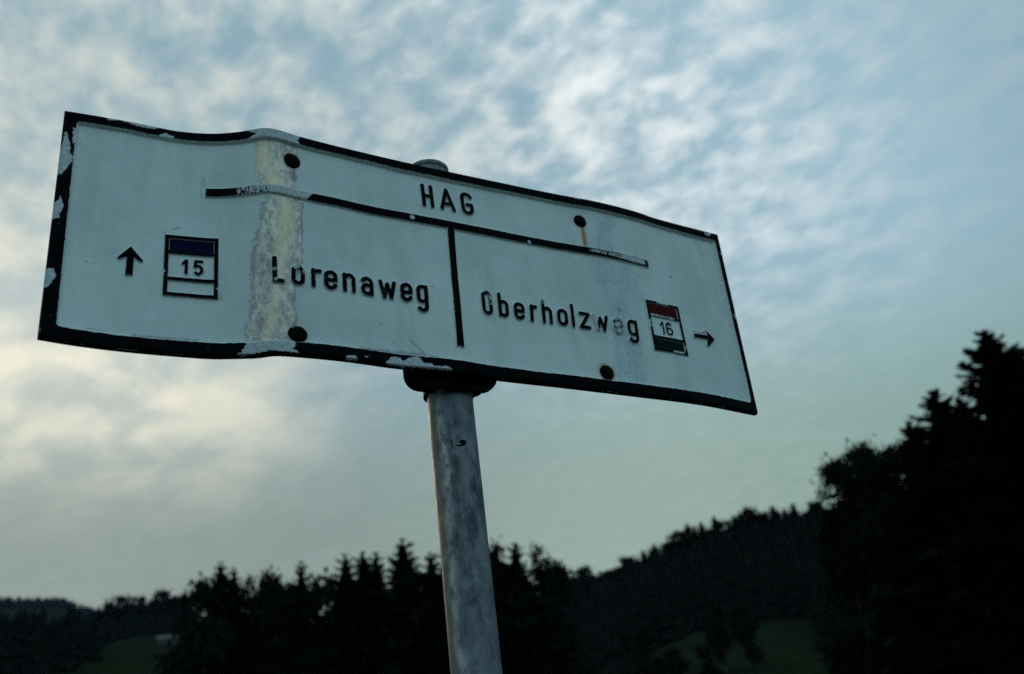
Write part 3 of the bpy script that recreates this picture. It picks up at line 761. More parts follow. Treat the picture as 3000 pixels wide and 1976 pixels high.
# ---- letters drawn as strokes of one width
def arc_pts(cx, cy, rx, ry, a0, a1, n=12):
    t = np.radians(np.linspace(a0, a1, n))
    return [(cx + rx * math.cos(k), cy + ry * math.sin(k)) for k in t]

def stadium(x0, y0, w, h, a0=90, a1=450):
    """closed loop with round ends (w < h), started at the top"""
    r = w / 2
    P = arc_pts(x0 + r, y0 + h - r, r, r, 90, 180, 9) + arc_pts(x0 + r, y0 + r, r, r, 180, 360, 17) + arc_pts(x0 + r, y0 + h - r, r, r, 0, 90, 9)
    return P

def glyph(ch, w, xh, cap, desc):
    """centre-line paths in mm; w, xh, cap, desc are centre-line sizes"""
    r = w / 2
    if ch == 'o':
        return [stadium(0, 0, w, xh)]
    if ch == 'O':
        return [stadium(0, 0, w, cap)]
    if ch == 'e':
        m = xh * .50
        return [[(0, m), (w, m)] + arc_pts(r, xh - r, r, r, 0, 180, 14) + arc_pts(r, r, r, r, 180, 338, 14)]
    if ch == 'a':
        return [arc_pts(r, xh - r * .95, r, r * .95, 160, 0, 12) + [(w, 0)],
                [(w, xh * .56), (r * .9, xh * .56)] + arc_pts(r * .9, xh * .28, r * .9, xh * .28, 90, 270, 12) + [(w * .72, 0), (w, r * .6)]]
    if ch == 'n':
        return [[(0, 0), (0, xh)], [(0, xh - r)] + arc_pts(r, xh - r, r, r, 180, 0, 14) + [(w, 0)]]
    if ch == 'h':
        return [[(0, 0), (0, cap)], [(0, xh - r)] + arc_pts(r, xh - r, r, r, 180, 0, 14) + [(w, 0)]]
    if ch == 'r':
        return [[(0, 0), (0, xh)], [(0, xh * .62)] + arc_pts(w * .95, xh * .62, w * .95, xh * .36, 180, 80, 9)]
    if ch == 'w':
        return [[(0, xh), (w * .25, 0), (w * .5, xh * .86), (w * .75, 0), (w, xh)]]
    if ch == 'g':
        return [stadium(0, 0, w, xh), [(w, xh), (w, -desc + r)] + arc_pts(r, -desc + r, r, r, 0, -150, 12)]
    if ch == 'b':
        return [[(0, 0), (0, cap)], stadium(0, 0, w, xh)]
    if ch == 'l':
        return [[(0, 0), (0, cap)]]
    if ch == 'z':
        return [[(0, xh), (w, xh), (0, 0), (w, 0)]]
    if ch == 'L':
        return [[(0, cap), (0, 0), (w, 0)]]
    if ch == 'H':
        return [[(0, 0), (0, cap)], [(w, 0), (w, cap)], [(0, cap * .48), (w, cap * .48)]]
    if ch == 'A':
        return [[(0, 0), (r, cap), (w, 0)], [(w * .16, cap * .27), (w * .84, cap * .27)]]
    if ch == 'G':
        return [arc_pts(r, cap - r, r, r, 25, 180, 12) + arc_pts(r, r, r, r, 180, 360, 14) + [(w, cap * .45), (w * .52, cap * .45)]]
    if ch == '1':
        return [[(0, cap * .76), (w, cap), (w, 0)]]
    if ch == '5':
        return [[(w * .95, cap), (w * .08, cap), (0, cap * .55)] + arc_pts(r * .95, cap * .32, r * 1.05, cap * .32, 125, -135, 20)]
    if ch == '6':
        return [stadium(0, 0, w, cap * .56), [(0, cap * .3)] + arc_pts(r, cap - r, r, r, 180, 48, 12)]
    raise KeyError(ch)

def letter(ch, parent, mat, x0, x1, base, xh, cap, desc, stroke, h=.0027, slant=0.0, wear=None, lift=0.0, inked=.25):
    w = max(x1 - x0 - stroke, .01)
    paths = [[(x0 + stroke / 2 + px, base + stroke / 2 + py) for px, py in P] for P in glyph(ch, w, xh - stroke, cap - stroke, desc)]
    top, bot = base + max(cap, xh), base - (desc if ch == 'g' else 0)
    wob = rng.integers(1000)
    def sdf(x, y):
        xs = x - slant * (y - base)
        return path_dist(xs, y, paths) - stroke / 2 + (value_noise(x * .5 + 30, y * .5 + 30, int(wob), 2) - .5) * .55
    def wr(x, y):
        nz = value_noise(x * .9 + 11, y * .9 + 5, int(wob) + 1, 3, .6)
        a = (nz > .84) * 1.0
        if wear:
            a = np.maximum(a, wear(x, y, nz))
        return a
    return emboss('letter', parent, mat, sdf, (x0 - 3 + min(0, slant * (bot - base)), x1 + 3 + max(0, slant * (top - base)), bot - 3, top + 3), h, wear=wr, lift=lift, inked=inked)

def bar(name, parent, mat, a, b, wid, h, wear=None, flank=2.0, step=.6, lift=0.0):
    """straight raised bar from a to b (mm), square ended"""
    a, b = np.array(a, float), np.array(b, float)
    L = np.linalg.norm(b - a)
    d = (b - a) / L
    c = (a + b) / 2
    def sdf(x, y):
        s = (x - c[0]) * d[0] + (y - c[1]) * d[1]
        t = -(x - c[0]) * d[1] + (y - c[1]) * d[0]
        return np.maximum(np.abs(s) - L / 2, np.abs(t) - wid / 2) + (value_noise(x * .3, y * .3, 8, 3) - .5) * .7
    lo, hi = np.minimum(a, b) - wid / 2 - 2.5, np.maximum(a, b) + wid / 2 + 2.5
    return emboss(name, parent, mat, sdf, (lo[0], hi[0], lo[1], hi[1]), h, flank, step, wear, lift)

def badge(parent, x0, x1, y0, y1, top_mat, low_mat, digits, worn, fw=3.9, slant=0.0):
    """route number plate: raised black frame, colour band above, low band below, number between"""
    yt, yl = y1 - 22.5, y0 + 21.5
    cx, cy = (x0 + x1) / 2, (y0 + y1) / 2
    # outline frame with the two cross bars is one raised piece of the sheet
    def rect(x, y, a0, a1, b0, b1):
        return np.maximum(np.abs(x - (a0 + a1) / 2) - (a1 - a0) / 2, np.abs(y - (b0 + b1) / 2) - (b1 - b0) / 2)
    def sdf(x, y):
        xs = x - slant * (y - y0)
        o = rect(xs, y, x0, x1, y0, y1)
        f = np.maximum(o, -rect(xs, y, x0 + fw, x1 - fw, y0 + fw, y1 - fw))
        f = np.minimum(f, np.maximum(o, np.abs(y - yt) - 1.7))
        f = np.minimum(f, np.maximum(o, np.abs(y - yl) - 1.9))
        return f + (value_noise(x * .4, y * .4, 14, 2) - .5) * .5
    g = emboss('route_badge', parent, MAT_BLACK, sdf, (x0 - 3, x1 + 5, y0 - 3, y1 + 3), .0024, 1.5, .5, worn)
    def band(a, b, m, nm):
        def s2(x, y):
            xs = x - slant * (y - y0)
            return rect(xs, y, x0 + fw - .9, x1 - fw + .9, a, b)
        return emboss(nm, g, m, s2, (x0, x1 + 3, a - 2, b + 2), .0007, .6, .8, inked=9.0)
    band(yt + .9, y1 - fw + .9, top_mat, 'colour_band')
    if low_mat:
        band(y0 + fw - .9, yl - .9, low_mat, 'colour_band')
    return g

def build_signpost():
    root = empty('signpost', (PX, PY, 0))
    tag(root, 'bent white trail sign with black border and lettering on a grey steel post', 'signpost')
    inv = Matrix.Translation((-PX, -PY, 0))
    before = set(bpy.data.objects)
    panel = build_panel(root)
    build_border(panel)
    # ---- dividing bars
    def hb(x, y):
        n = value_noise(x * .35, y * .35, 71, 4, .6)
        m = value_noise(x * .8, y * .5, 72, 3, .6)
        a = ((x > 204 + n * 18) & (x < 281 + (y - 213) * .9)) * 1.0
        a = np.where((x > 190) & (x < 226) & (m > .52), 1.0 * (x > 194), a)
        a = np.where((x > 200) & (x < 232) & (m < .40), 0.0, a)
        b = (x > 672 + n * 24) & (np.abs(y - (214.2 - (x - 690) * .012) + (m - .5) * 3) < 2.2 + 1.8 * sstep(x, 690, 770)) & (x < 778) & (n > .30) & ((m > .42) | (x > 748))
        c = (x > 735) & (x < 776) & (np.abs(y - 213.6) < 3.6) & (m > .30)
        d = (np.hypot(x - 416, y - 213.7) < 3.4) | (np.hypot(x - 586, y - 210) < 2.6)
        return np.maximum(a, np.maximum(b | c, d) * 1.0)
    bar('divider_bar', panel, MAT_BLACK, (159, 213.9), (783, 212.6), 10.4, .0029, hb)
    def vb(x, y):
        return ((np.hypot(x - 464.2, y - 208.5) < 1.8) | (np.hypot(x - 474.3, y - 208.5) < 1.6)) * 1.0
    bar('divider_bar', panel, MAT_BLACK, (461.4, 36.5), (469.4, 210.0), 9.0, .0027, vb)
    # ---- place name
    for ch, a, b in (('H', 433.2, 449.4), ('A', 458.4, 480.2), ('G', 489.6, 507.2)):
        letter(ch, panel, MAT_BLACK, a, b, 235.8, 35.2, 35.2, 0, 4.7, slant=.012)
    # ---- trail names
    def w_L(x, y, n):
        return ((np.hypot(x - 236.2, y - 106) < 2.4) | (np.hypot(x - 237, y - 93) < 2.6)) * (n > .42)
    def w_o(x, y, n):
        return ((np.hypot(x - 260.5, y - 113.5) < 4.6) & (n > .40)) | ((np.abs(x - 270) < 1.8) & (y > 104) & (n > .5))
    for ch, a, b in (('L', 233.6, 246.6), ('o', 254.4, 270.2), ('r', 278.2, 289.8), ('e', 293.4, 309.2), ('n', 315.8, 331.4), ('a', 338.6, 354.6), ('w', 361.8, 384.2), ('e', 389.8, 405.0), ('g', 410.4, 425.0)):
        letter(ch, panel, MAT_BLACK, a, b, 89.4, 25.3, 33.2, 12.2, 4.6, slant=.0 if ch == 'L' else .035, wear={'L': w_L, 'o': w_o}.get(ch))
    def w_O(x, y, n):
        return ((x > 512.5) & (y > 103) & (n > .50)) | ((np.hypot(x - 505, y - 121.5) < 2.5) & (n > .55))
    def w_w(x, y, n):
        return (x < 671.5 + (112 - y) * .12) & (n > .22)
    def w_e(x, y, n):
        return (n > .52) | (np.hypot(x - 705, y - 101) < 3.0) | ((y < 98) & (n > .42))
    def w_h(x, y, n):
        return (y > 116) & (n > .55)
    first = True
    for ch, a, b in (('O', 501.0, 515.6), ('b', 524.2, 538.6), ('e', 546.6, 562.2), ('r', 570.6, 580.8), ('h', 588.4, 603.4), ('o', 611.2, 626.8), ('l', 632.6, 637.2), ('z', 644.8, 662.0), ('w', 665.8, 691.0), ('e', 699.6, 715.0), ('g', 722.8, 739.0)):
        wf = {'O': w_O, 'w': w_w, 'h': w_h}.get(ch)
        if ch == 'e' and a > 690:
            wf = w_e
        letter(ch, panel, MAT_BLACK, a, b, 88.6, 24.4, 34.4, 10.6, 4.4, slant=.04, wear=wf)
    # ---- route badges
    def worn15(x, y):
        return ((np.abs(x - 115.8) < 1.4) & (np.abs(y - 101) < 4) | (np.hypot(x - 173.6, y - 84) < 2.2)) * (value_noise(x * .8, y * .8, 5, 3) > .42) * 1.0
    def worn16(x, y):
        n = value_noise(x * .7, y * .7, 6, 3, .6)
        t = (y > 147.6) & (x > 783) & (x < 806) & (n > .36)
        m = (np.abs(y - 127.6) < 1.5) & (x > 768) & (x < 812) & (n > .40)
        l = (x < 766.6) & (y > 108) & (y < 120) & (n > .42)
        b = (np.abs(y - 74.4) < 1.6) & (x > 796) & (x < 816) & (n > .35)
        k = (np.hypot(x - 820.5, y - 83) < 2.6) & (n > .4)
        return (t | m | l | b | k) * 1.0
    b15 = badge(panel.parent, 116.0, 173.3, 72.4, 150.6, MAT_BLUE, None, '15', worn15)
    b16 = badge(panel.parent, 762.8, 823.2, 72.0, 150.6, MAT_RED, MAT_GREEN, '16', worn16, 3.6, .03)
    for ch, a, b in (('1', 134.4, 140.6), ('5', 147.2, 157.2)):
        letter(ch, b15, MAT_BLACK, a, b, 101.2, 19, 19, 0, 2.9, .0018, .01).name = 'digit'
    for ch, a, b in (('1', 782.0, 788.4), ('6', 792.4, 804.2)):
        letter(ch, b16, MAT_BLACK, a, b, 100.4, 20, 20, 0, 2.4, .0018, .06).name = 'digit'
    # ---- arrows
    def arrow(pts, wear=None):
        P = np.array(pts, float)
        def sdf(x, y):
            d = np.full(x.shape, 1e9)
            for i in range(len(P)):
                d = np.minimum(d, seg_dist(x, y, P[i], P[(i + 1) % len(P)]))
            return np.where(in_poly(x, y, P), -d, d)
        lo, hi = P.min(0) - 3, P.max(0) + 3
        return emboss('arrow', panel, MAT_BLACK, sdf, (lo[0], hi[0], lo[1], hi[1]), .0025, 1.7, .45, wear)
    arrow([(80.8, 128.2), (93.6, 112.6), (92.6, 110.6), (84.2, 115.6), (83.8, 92.2), (77.2, 92.0), (77.5, 115.4), (69.2, 110.8), (68.2, 112.4)])
    def aw(x, y):
        return ((y > 110.8 + (x - 845) * .05) & (x < 871.5) & (value_noise(x * .7, y * .7, 9, 3) > .34)) * 1.0
    arrow([(845.0, 105.6), (845.4, 116.0), (868.6, 116.4), (868.0, 121.4), (870.6, 121.6), (885.0, 108.6), (869.8, 95.0), (867.6, 96.4), (870.6, 106.6)], aw)
    # ---- bolts
    def bolt(cx, cy, r, hgt):
        m = MB()
        P0 = surf(np.array([cx / 1000]), np.array([cy / 1000]), -.001)[0]
        P1 = surf(np.array([cx / 1000]), np.array([cy / 1000]), .01)[0]
        n = (P1 - P0) / np.linalg.norm(P1 - P0)
        prof = [(0, r), (hgt * .25, r), (hgt * .55, r * .93), (hgt * .8, r * .74), (hgt * .94, r * .45), (hgt, .0006)]
        m.tube([P0 + n * a for a, _ in prof], [b for _, b in prof], 24)
        o = m.build('bolt', MAT_RUST, root, True)
        w = MB()
        w.tube([P0 - n * .0004, P0 + n * .0019], r * 1.16, 24)
        w.build('washer', MAT_RUST, o, False)
    bolt(262.3, 262.0, .0092, .0062)
    bolt(260.5, 27.2, .0100, .0085)
    bolt(676.5, 262.4, .0086, .0060)
    bolt(676.5, 28.3, .0094, .0062)
    # ---- post: open-topped pipe with a pressed cap
    R = .028
    zz = np.r_[np.linspace(-.4, 2.376, 300)]
    nth = 96
    th = np.arange(nth) * 2 * np.pi / nth
    Z, T = np.meshgrid(zz, th, indexing='ij')
    rr = R + (value_noise(T * 8 / np.pi + 20, Z * 25 + 60, 81, 3) - .5) * .0004
    # knocked dents under the clamp
    def dn(z0, t0, dz_, dt_, dep):
        dt = np.angle(np.exp(1j * (T - t0)))
        return dep * np.exp(-((Z - z0) / dz_) ** 2 - (dt / dt_) ** 2)
    rr -= dn(1.968, -1.10, .004, .12, .0016) + dn(1.9655, -1.36, .0022, .16, .0007) + dn(1.970, -1.62, .004, .05, .0011)
    V = np.stack([PX + LEAN * (Z - EYE) + rr * np.cos(T), PY + rr * np.sin(T), Z], -1).reshape(-1, 3)
    dleft = np.angle(np.exp(1j * (T - math.radians(205))))
    warm_fac = np.exp(-(dleft / .42) ** 2)  # warm light on the post's left side, painted into its colour
    wander = (value_noise(Z * 16 + 5, T * 0 + 3, 83, 3) - .5) * .5
    pale_streak = np.exp(-((np.angle(np.exp(1j * (T - math.radians(241)))) + wander) / .20) ** 2) * (.25 + 1.0 * value_noise(Z * 30 + 9, T * 3 + 20, 84, 3))  # pale wandering vertical streak left of the post's middle
    i = np.arange(len(zz) * nth).reshape(len(zz), nth)
    q = np.stack([i[:-1], np.roll(i, -1, 1)[:-1], np.roll(i, -1, 1)[1:], i[1:]], -1).reshape(-1, 4)
    pole = link('post', mesh_from('post', V, q, True, dict(warm_side=warm_fac, pale_streak=np.clip(pale_streak, 0, 1))), MAT_STEEL, root)
    sc = MB()
    for z0, t0, a, b in ((1.968, -1.10, .0040, .0038), (1.9640, -1.34, .0050, .0016), (1.9705, -1.62, .0015, .0042)):
        c = np.array([PX + LEAN * (z0 - EYE) + (R - .0006) * math.cos(t0), PY + (R - .0006) * math.sin(t0), z0])
        tx, nn = np.array([-math.sin(t0), math.cos(t0), 0]), np.array([math.cos(t0), math.sin(t0), 0])
        ring = [c + tx * a * math.cos(k) * (1 + .3 * math.sin(3 * k)) + np.array([0, 0, b]) * math.sin(k) - nn * .0002 for k in np.linspace(0, 2 * np.pi, 15)[:-1]]
        sc.add([c + nn * .0011] + ring, T=[(0, 1 + k, 1 + (k + 1) % 14) for k in range(14)])
    sc.build('paint_scab', MAT_RUST, pole)
    cp = MB()
    prof = [(2.372, R + .0004), (2.3795, R + .0004), (2.3806, R - .0006), (2.3812, R * .8), (2.3815, .001)]
    cp.tube([(PX + LEAN * (a - EYE), PY, a) for a, _ in prof], [b for _, b in prof], 64)
    cp.build('post_cap', MAT_STEEL, pole, True)
    # ---- clamp behind the sheet: front plate with rounded ears, rear strap, two bolts
    tdir = surf(np.array([.46]), np.array([.1]))[0] - surf(np.array([.42]), np.array([.1]))[0]
    tdir[2] = 0
    tdir /= np.linalg.norm(tdir)
    ndir = np.array([tdir[1], -tdir[0], 0])                      # toward the viewer
    up = np.array([0, 0, 1.])
    pc = np.array([PX + LEAN * (ZB - EYE), PY, 0])
    def ear_plate(z0, z1, y_off, thick, half, name, parent):
        rad = .024
        prof = []
        for sx, sz, a0 in ((1, 1, 0), (-1, 1, 90), (-1, -1, 180), (1, -1, 270)):
            for k in np.radians(np.linspace(a0, a0 + 90, 7)):
                prof.append((sx * (half - rad) + rad * math.cos(k), (z1 if sz > 0 else z0) - sz * rad + rad * math.sin(k)))
        n = len(prof)
        F = [pc + tdir * a + up * b + ndir * (y_off + thick / 2) for a, b in prof]
        B = [pc + tdir * a + up * b + ndir * (y_off - thick / 2) for a, b in prof]
        ctr = (z0 + z1) / 2
        m = MB()
        m.add(F + B + [pc + up * ctr + ndir * (y_off + thick / 2), pc + up * ctr + ndir * (y_off - thick / 2)],
              T=[(2 * n, k, (k + 1) % n) for k in range(n)] + [(2 * n + 1, n + (k + 1) % n, n + k) for k in range(n)],
              Q=[(k, n + k, n + (k + 1) % n, (k + 1) % n) for k in range(n)])
        return m.build(name, MAT_CLAMP, parent)
    zc = ZB
    pc = pc - tdir * .011
    front = ear_plate(zc - .013, zc + .045, R + .0045, .006, .0610, 'clamp_plate', root)
    pc = pc + tdir * .011
    st = MB()
    n = 40
    ts = np.linspace(-.12 * np.pi, 1.12 * np.pi, n)
    for zz0, zz1 in ((zc - .006, zc + .038),):
        ring = []
        for rr_ in (R + .0008, R + .0045):
            for zq in (zz0, zz1):
                ring.append([pc + rr_ * (tdir * math.cos(t) - ndir * math.sin(t)) + up * zq for t in ts])
        a, b, c, d = ring                                          # inner low, inner high, outer low, outer high
        st.add(a + b + c + d, Q=[(k, k + 1, 2 * n + k + 1, 2 * n + k) for k in range(n - 1)] + [(2 * n + k, 2 * n + k + 1, 3 * n + k + 1, 3 * n + k) for k in range(n - 1)] + [(n + k, 3 * n + k, 3 * n + k + 1, n + k + 1) for k in range(n - 1)])
    strap = st.build('clamp_strap', MAT_CLAMP, root)
    for sx in (-1, 1):
        fl = MB()
        o_, zl, zh, e0, e1 = .018, zc - .009, zc + .040, R - .002, .0540 - .010 * sx
        pr_ = [(e0, zl), (e1 - o_, zl)] + [(e1 - o_ + o_ * math.sin(k), zl + o_ - o_ * math.cos(k)) for k in np.linspace(.3, 1.57, 5)] + [(e1, zh), (e0, zh)]
        n_ = len(pr_)
        fv_ = [pc + tdir * sx * a_ + up * b_ + ndir * (.012 + e_) for e_ in (-.0025, .0025) for a_, b_ in pr_]
        fl.add(fv_ + [pc + tdir * sx * .042 + up * (zc + .01) + ndir * (.012 + e_) for e_ in (-.0025, .0025)],
               T=[(2 * n_, k, (k + 1) % n_) for k in range(n_)] + [(2 * n_ + 1, n_ + k, n_ + (k + 1) % n_) for k in range(n_)], Q=[(k, (k + 1) % n_, n_ + (k + 1) % n_, n_ + k) for k in range(n_)])
        fl.build('flange', MAT_CLAMP, strap)
    for s in (-1, 1):
        b = MB()
        c = pc + tdir * s * .044 + up * (zc + .012)
        b.tube([c + ndir * .045, c - ndir * .006], .0045, 10)
        b.tube([c + ndir * .0005, c + ndir * .0050], .0085, 6)
        b.build('clamp_bolt', MAT_RUST, front)
    # spacer channel that carries the sheet
    for sx in (-1, 1):
        q = pc + tdir * sx * .044
        du = np.linspace(.36, .52, 161)
        pts = surf(du, np.full(161, .03))
        gap = float(np.dot(pts[np.argmin(np.abs((pts - q) @ tdir))] - pc, ndir)) - .0035
        sp = MB()
        sp.box(q + ndir * ((R + .0078 + gap) / 2) + up * (zc + .030), (.022, max(gap - R - .0078, .002), .022), [tdir, ndir, up])
        sp.build('spacer', MAT_CLAMP, front)
    for o in set(bpy.data.objects) - before:
        if o.parent is root:
            o.matrix_parent_inverse = inv
    return root

PX, PY, LEAN = -.0809, 1.1262, -.0083
build_signpost()

# ------------------------------------------------------------------ trees
def rot_to(d):
    d = d / np.linalg.norm(d)
    s = np.cross(d, (0, 0, 1.))
    if np.linalg.norm(s) < 1e-6:
        s = np.array([1., 0, 0])
    s /= np.linalg.norm(s)
    return d, s, np.cross(s, d)

def spruce_meshes(H, R, seed, whorls=34, per=8, twigs=9, gap=0.0, power=.78):
    """tapered trunk; drooping whorled branches carrying flat sprays of twigs"""
    r = np.random.default_rng(seed)
    tr = MB()
    k = np.linspace(0, 1, 9)
    wob = np.stack([np.cumsum(r.normal(0, .02, 9)) * H * .03, np.cumsum(r.normal(0, .02, 9)) * H * .03, k * H], 1)
    wob[:, 2][0] = -.6
    tr.tube(wob, .014 * H * (1 - k * .93) + .01, 8)
    V, F = [], []
    n = 0
    for i in range(whorls):
        t = .05 + .95 * (i / (whorls - 1)) ** .92
        z = t * H
        L0 = R * ((1 - t) ** power) * (1 if t > .18 else .75 + t) + .015 * H * .6
        c = np.array([np.interp(t, k, wob[:, 0]), np.interp(t, k, wob[:, 1]), z])
        m = max(4, int(per * (1.1 - .45 * t)))
        a0 = r.uniform(0, 6.28)
        for j in range(m):
            if r.random() < gap:
                continue
            a = a0 + j * 2 * np.pi / m + r.normal(0, .22)
            L = L0 * r.uniform(.62, 1.22)
            out = np.array([math.cos(a), math.sin(a), 0])
            side = np.array([-math.sin(a), math.cos(a), 0])
            rise = .55 * t - .10 + r.normal(0, .08)
            droop = (.62 - .55 * t) * r.uniform(.7, 1.3)
            s = np.linspace(0, 1, twigs + 1)
            P = c + out * (s * L)[:, None] + np.array([0, 0, 1.]) * ((rise * s - droop * s ** 2 + .14 * s ** 4) * L)[:, None]
            for q in range(1, twigs + 1):
                p, f = P[q], s[q]
                d = P[q] - P[q - 1]
                d = d / np.linalg.norm(d)
                wl_ = L * (.34 * (1 - .55 * f) + .07) * r.uniform(.7, 1.25) + .12
                for sg in (-1, 1):
                    tip = p + (side * sg * r.uniform(.65, 1.0) + d * r.uniform(.45, .9)) * wl_ * .8 + np.array([0, 0, -1.]) * wl_ * r.uniform(.05, .5)
                    wv = d * wl_ * .30 + np.array([0, 0, .16 * wl_])
                    V += [p - wv, p + wv * .6, tip]
                    F.append((n, n + 1, n + 2))
                    n += 3
                    # hanging twiglet
                    if r.random() < .6:
                        e = p + side * sg * wl_ * .3 + d * wl_ * .2
                        V += [e - d * wl_ * .12, e + d * wl_ * .16, e + np.array([r.normal(0, .1), r.normal(0, .1), -1]) * wl_ * r.uniform(.3, .7)]
                        F.append((n, n + 1, n + 2))
                        n += 3
            # end spray
            d = P[-1] - P[-2]
            d /= np.linalg.norm(d)
            V += [P[-1] - side * .06 * L - d * .12 * L, P[-1] + side * .06 * L - d * .12 * L, P[-1] + d * (.10 * L + .15)]
            F.append((n, n + 1, n + 2))
            n += 3
    # dense inner needles round the stem
    for tier in range(16):
        t = .04 + .90 * tier / 15
        rad = R * ((1 - t) ** (power + .07)) * .66
        m = 9
        a = np.arange(m * 2) * np.pi / m + r.uniform(0, 1)
        rr = rad * np.where(np.arange(m * 2) % 2, r.uniform(.45, .75, m * 2), r.uniform(.9, 1.25, m * 2))
        cx, cy = np.interp(t, k, wob[:, 0]), np.interp(t, k, wob[:, 1])
        V += list(np.stack([cx + rr * np.cos(a), cy + rr * np.sin(a), t * H - .10 * rr + r.normal(0, .01 * H, m * 2)], 1)) + [np.array([cx, cy, min(t + .17, .99) * H])]
        F += [(n + q, n + (q + 1) % (m * 2), n + m * 2) for q in range(m * 2)]
        n += m * 2 + 1
    # leader
    top = wob[-1]
    for a in range(5):
        an = a * 1.26
        V += [top + np.array([.012 * H * math.cos(an), .012 * H * math.sin(an), -.05 * H]), top + np.array([.012 * H * math.cos(an + 1.5), .012 * H * math.sin(an + 1.5), -.05 * H]), top + np.array([0, 0, .008 * H])]
        F.append((n, n + 1, n + 2))
        n += 3
    return tr.mesh('trunk', True), mesh_from('crown', np.array(V), np.array(F), False)

def leafy_meshes(H, R, seed, clumps=90, leaves=46, leaf=.30, low=.25, loose=1.0, clump_r=.85):
    """forked limbs and leaf clumps through an uneven crown, with gaps"""
    r = np.random.default_rng(seed)
    tr = MB()
    fork = H * (low + .10)
    tr.tube([(0, 0, -.6), (.02 * H, 0, fork * .5), (0, .02 * H, fork)], [.026 * H, .020 * H, .016 * H], 8)
    V, F = [], []
    n = 0
    lobes = []
    nl = 8
    for i in range(nl):
        a = i * 2.4 + r.normal(0, .3)
        rad = R * r.uniform(.25, .72) * (0 if i == 0 else 1)
        z = H * (.93 if i == 0 else r.uniform(low + .18, .86))
        lobes.append(np.array([rad * math.cos(a), rad * math.sin(a), z]))
    for lb in lobes:
        mid = np.array([lb[0] * .45, lb[1] * .45, fork + (lb[2] - fork) * .45])
        tr.tube([(0, .02 * H, fork * .9), mid, lb], [.012 * H, .008 * H, .003 * H], 6)
    for c in range(clumps):
        lb = lobes[r.integers(nl)]
        o = r.normal(size=3)
        o /= np.linalg.norm(o)
        ctr = lb + o * np.array([R * .42, R * .42, H * .15]) * r.uniform(.35, 1.0) * loose
        ctr[2] = min(ctr[2], H * 1.0)
        if ctr[2] < H * low:
            ctr[2] = H * low + r.uniform(0, .15) * H
        if r.random() < .5:
            tr.tube([lb, (lb + ctr) / 2 + r.normal(0, .1, 3), ctr], [.003 * H, .002 * H, .001 * H], 4, False)
        q = r.normal(size=(leaves, 3)) * clump_r * np.array([.55, .55, .40])
        p = ctr + q
        a = r.normal(size=(leaves, 3)); a /= np.linalg.norm(a, axis=1)[:, None]
        b = np.cross(a, r.normal(size=(leaves, 3))); b /= np.linalg.norm(b, axis=1)[:, None]
        sz = leaf * r.uniform(.6, 1.3, leaves)[:, None]
        V.append(np.stack([p - a * sz * .6, p + b * sz * .34, p + a * sz * .6, p - b * sz * .34], 1).reshape(-1, 3))
        F.append(np.arange(leaves * 4).reshape(-1, 4) + n)
        n += leaves * 4
    return tr.mesh('trunk', True), mesh_from('crown', np.concatenate(V), np.concatenate(F), False)

PROTO = {
    'spruce_a': (spruce_meshes(20, 4.4, 1), 20.0), 'spruce_b': (spruce_meshes(20, 3.5, 2, 38, 7, 8), 20.0), 'spruce_c': (spruce_meshes(20, 5.2, 3, 30, 9, 9, .10), 20.0),
    'spruce_near': (spruce_meshes(20, 5.4, 4, 54, 11, 10, .08), 20.0), 'spruce_near_b': (spruce_meshes(20, 5.8, 5, 50, 11, 10, .14), 20.0),
    'small_a': (spruce_meshes(14, 3.4, 6, 18, 7, 4, 0, .68), 14.0), 'small_b': (spruce_meshes(14, 3.9, 7, 17, 7, 4, .1, .62), 14.0), 'small_c': (spruce_meshes(14, 3.0, 8, 18, 7, 4, 0, .72), 14.0),
    'leafy_a': (leafy_meshes(16, 5.0, 21, 230, 70, .50, .06), 16.0), 'leafy_b': (leafy_meshes(16, 4.4, 22, 210, 70, .50, .05), 16.0),
    'leafy_open': (leafy_meshes(16, 5.2, 23, 110, 60, .44, .20, 1.15, .85), 16.0), 'leafy_near': (leafy_meshes(16, 5.0, 24, 260, 100, .30, .10, 1.1, .80), 16.0),
    'leafy_small': (leafy_meshes(10, 3.6, 25, 110, 50, .50, .04), 10.0),
}
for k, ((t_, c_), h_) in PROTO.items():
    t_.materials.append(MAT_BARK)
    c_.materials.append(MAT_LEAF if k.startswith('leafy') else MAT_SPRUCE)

def polar(az, r):
    a = math.radians(az)
    return r * math.sin(a), r * math.cos(a)

def plant(proto, az, r, top=None, H=None, wide=1.0, name='spruce_tree', label=None, group=None, spin=None):
    """a tree at bearing az and distance r whose tip stands at elevation top (degrees) seen from the path"""
    (t_, c_), h0 = PROTO[proto]
    x, y = polar(az, r)
    g = ground_z(x, y)
    if H is None:
        H = EYE + r * math.tan(math.radians(top)) - g
    o = empty(name, (x, y, g), random.uniform(0, 6.28) if spin is None else spin)
    k = H / h0
    o.scale = (k * wide, k * wide, k)
    for nm, me in (('trunk', t_), ('crown', c_)):
        p = bpy.data.objects.new(nm, me)
        col.objects.link(p)
        p.parent = o
    tag(o, label, 'tree', group)
    return o

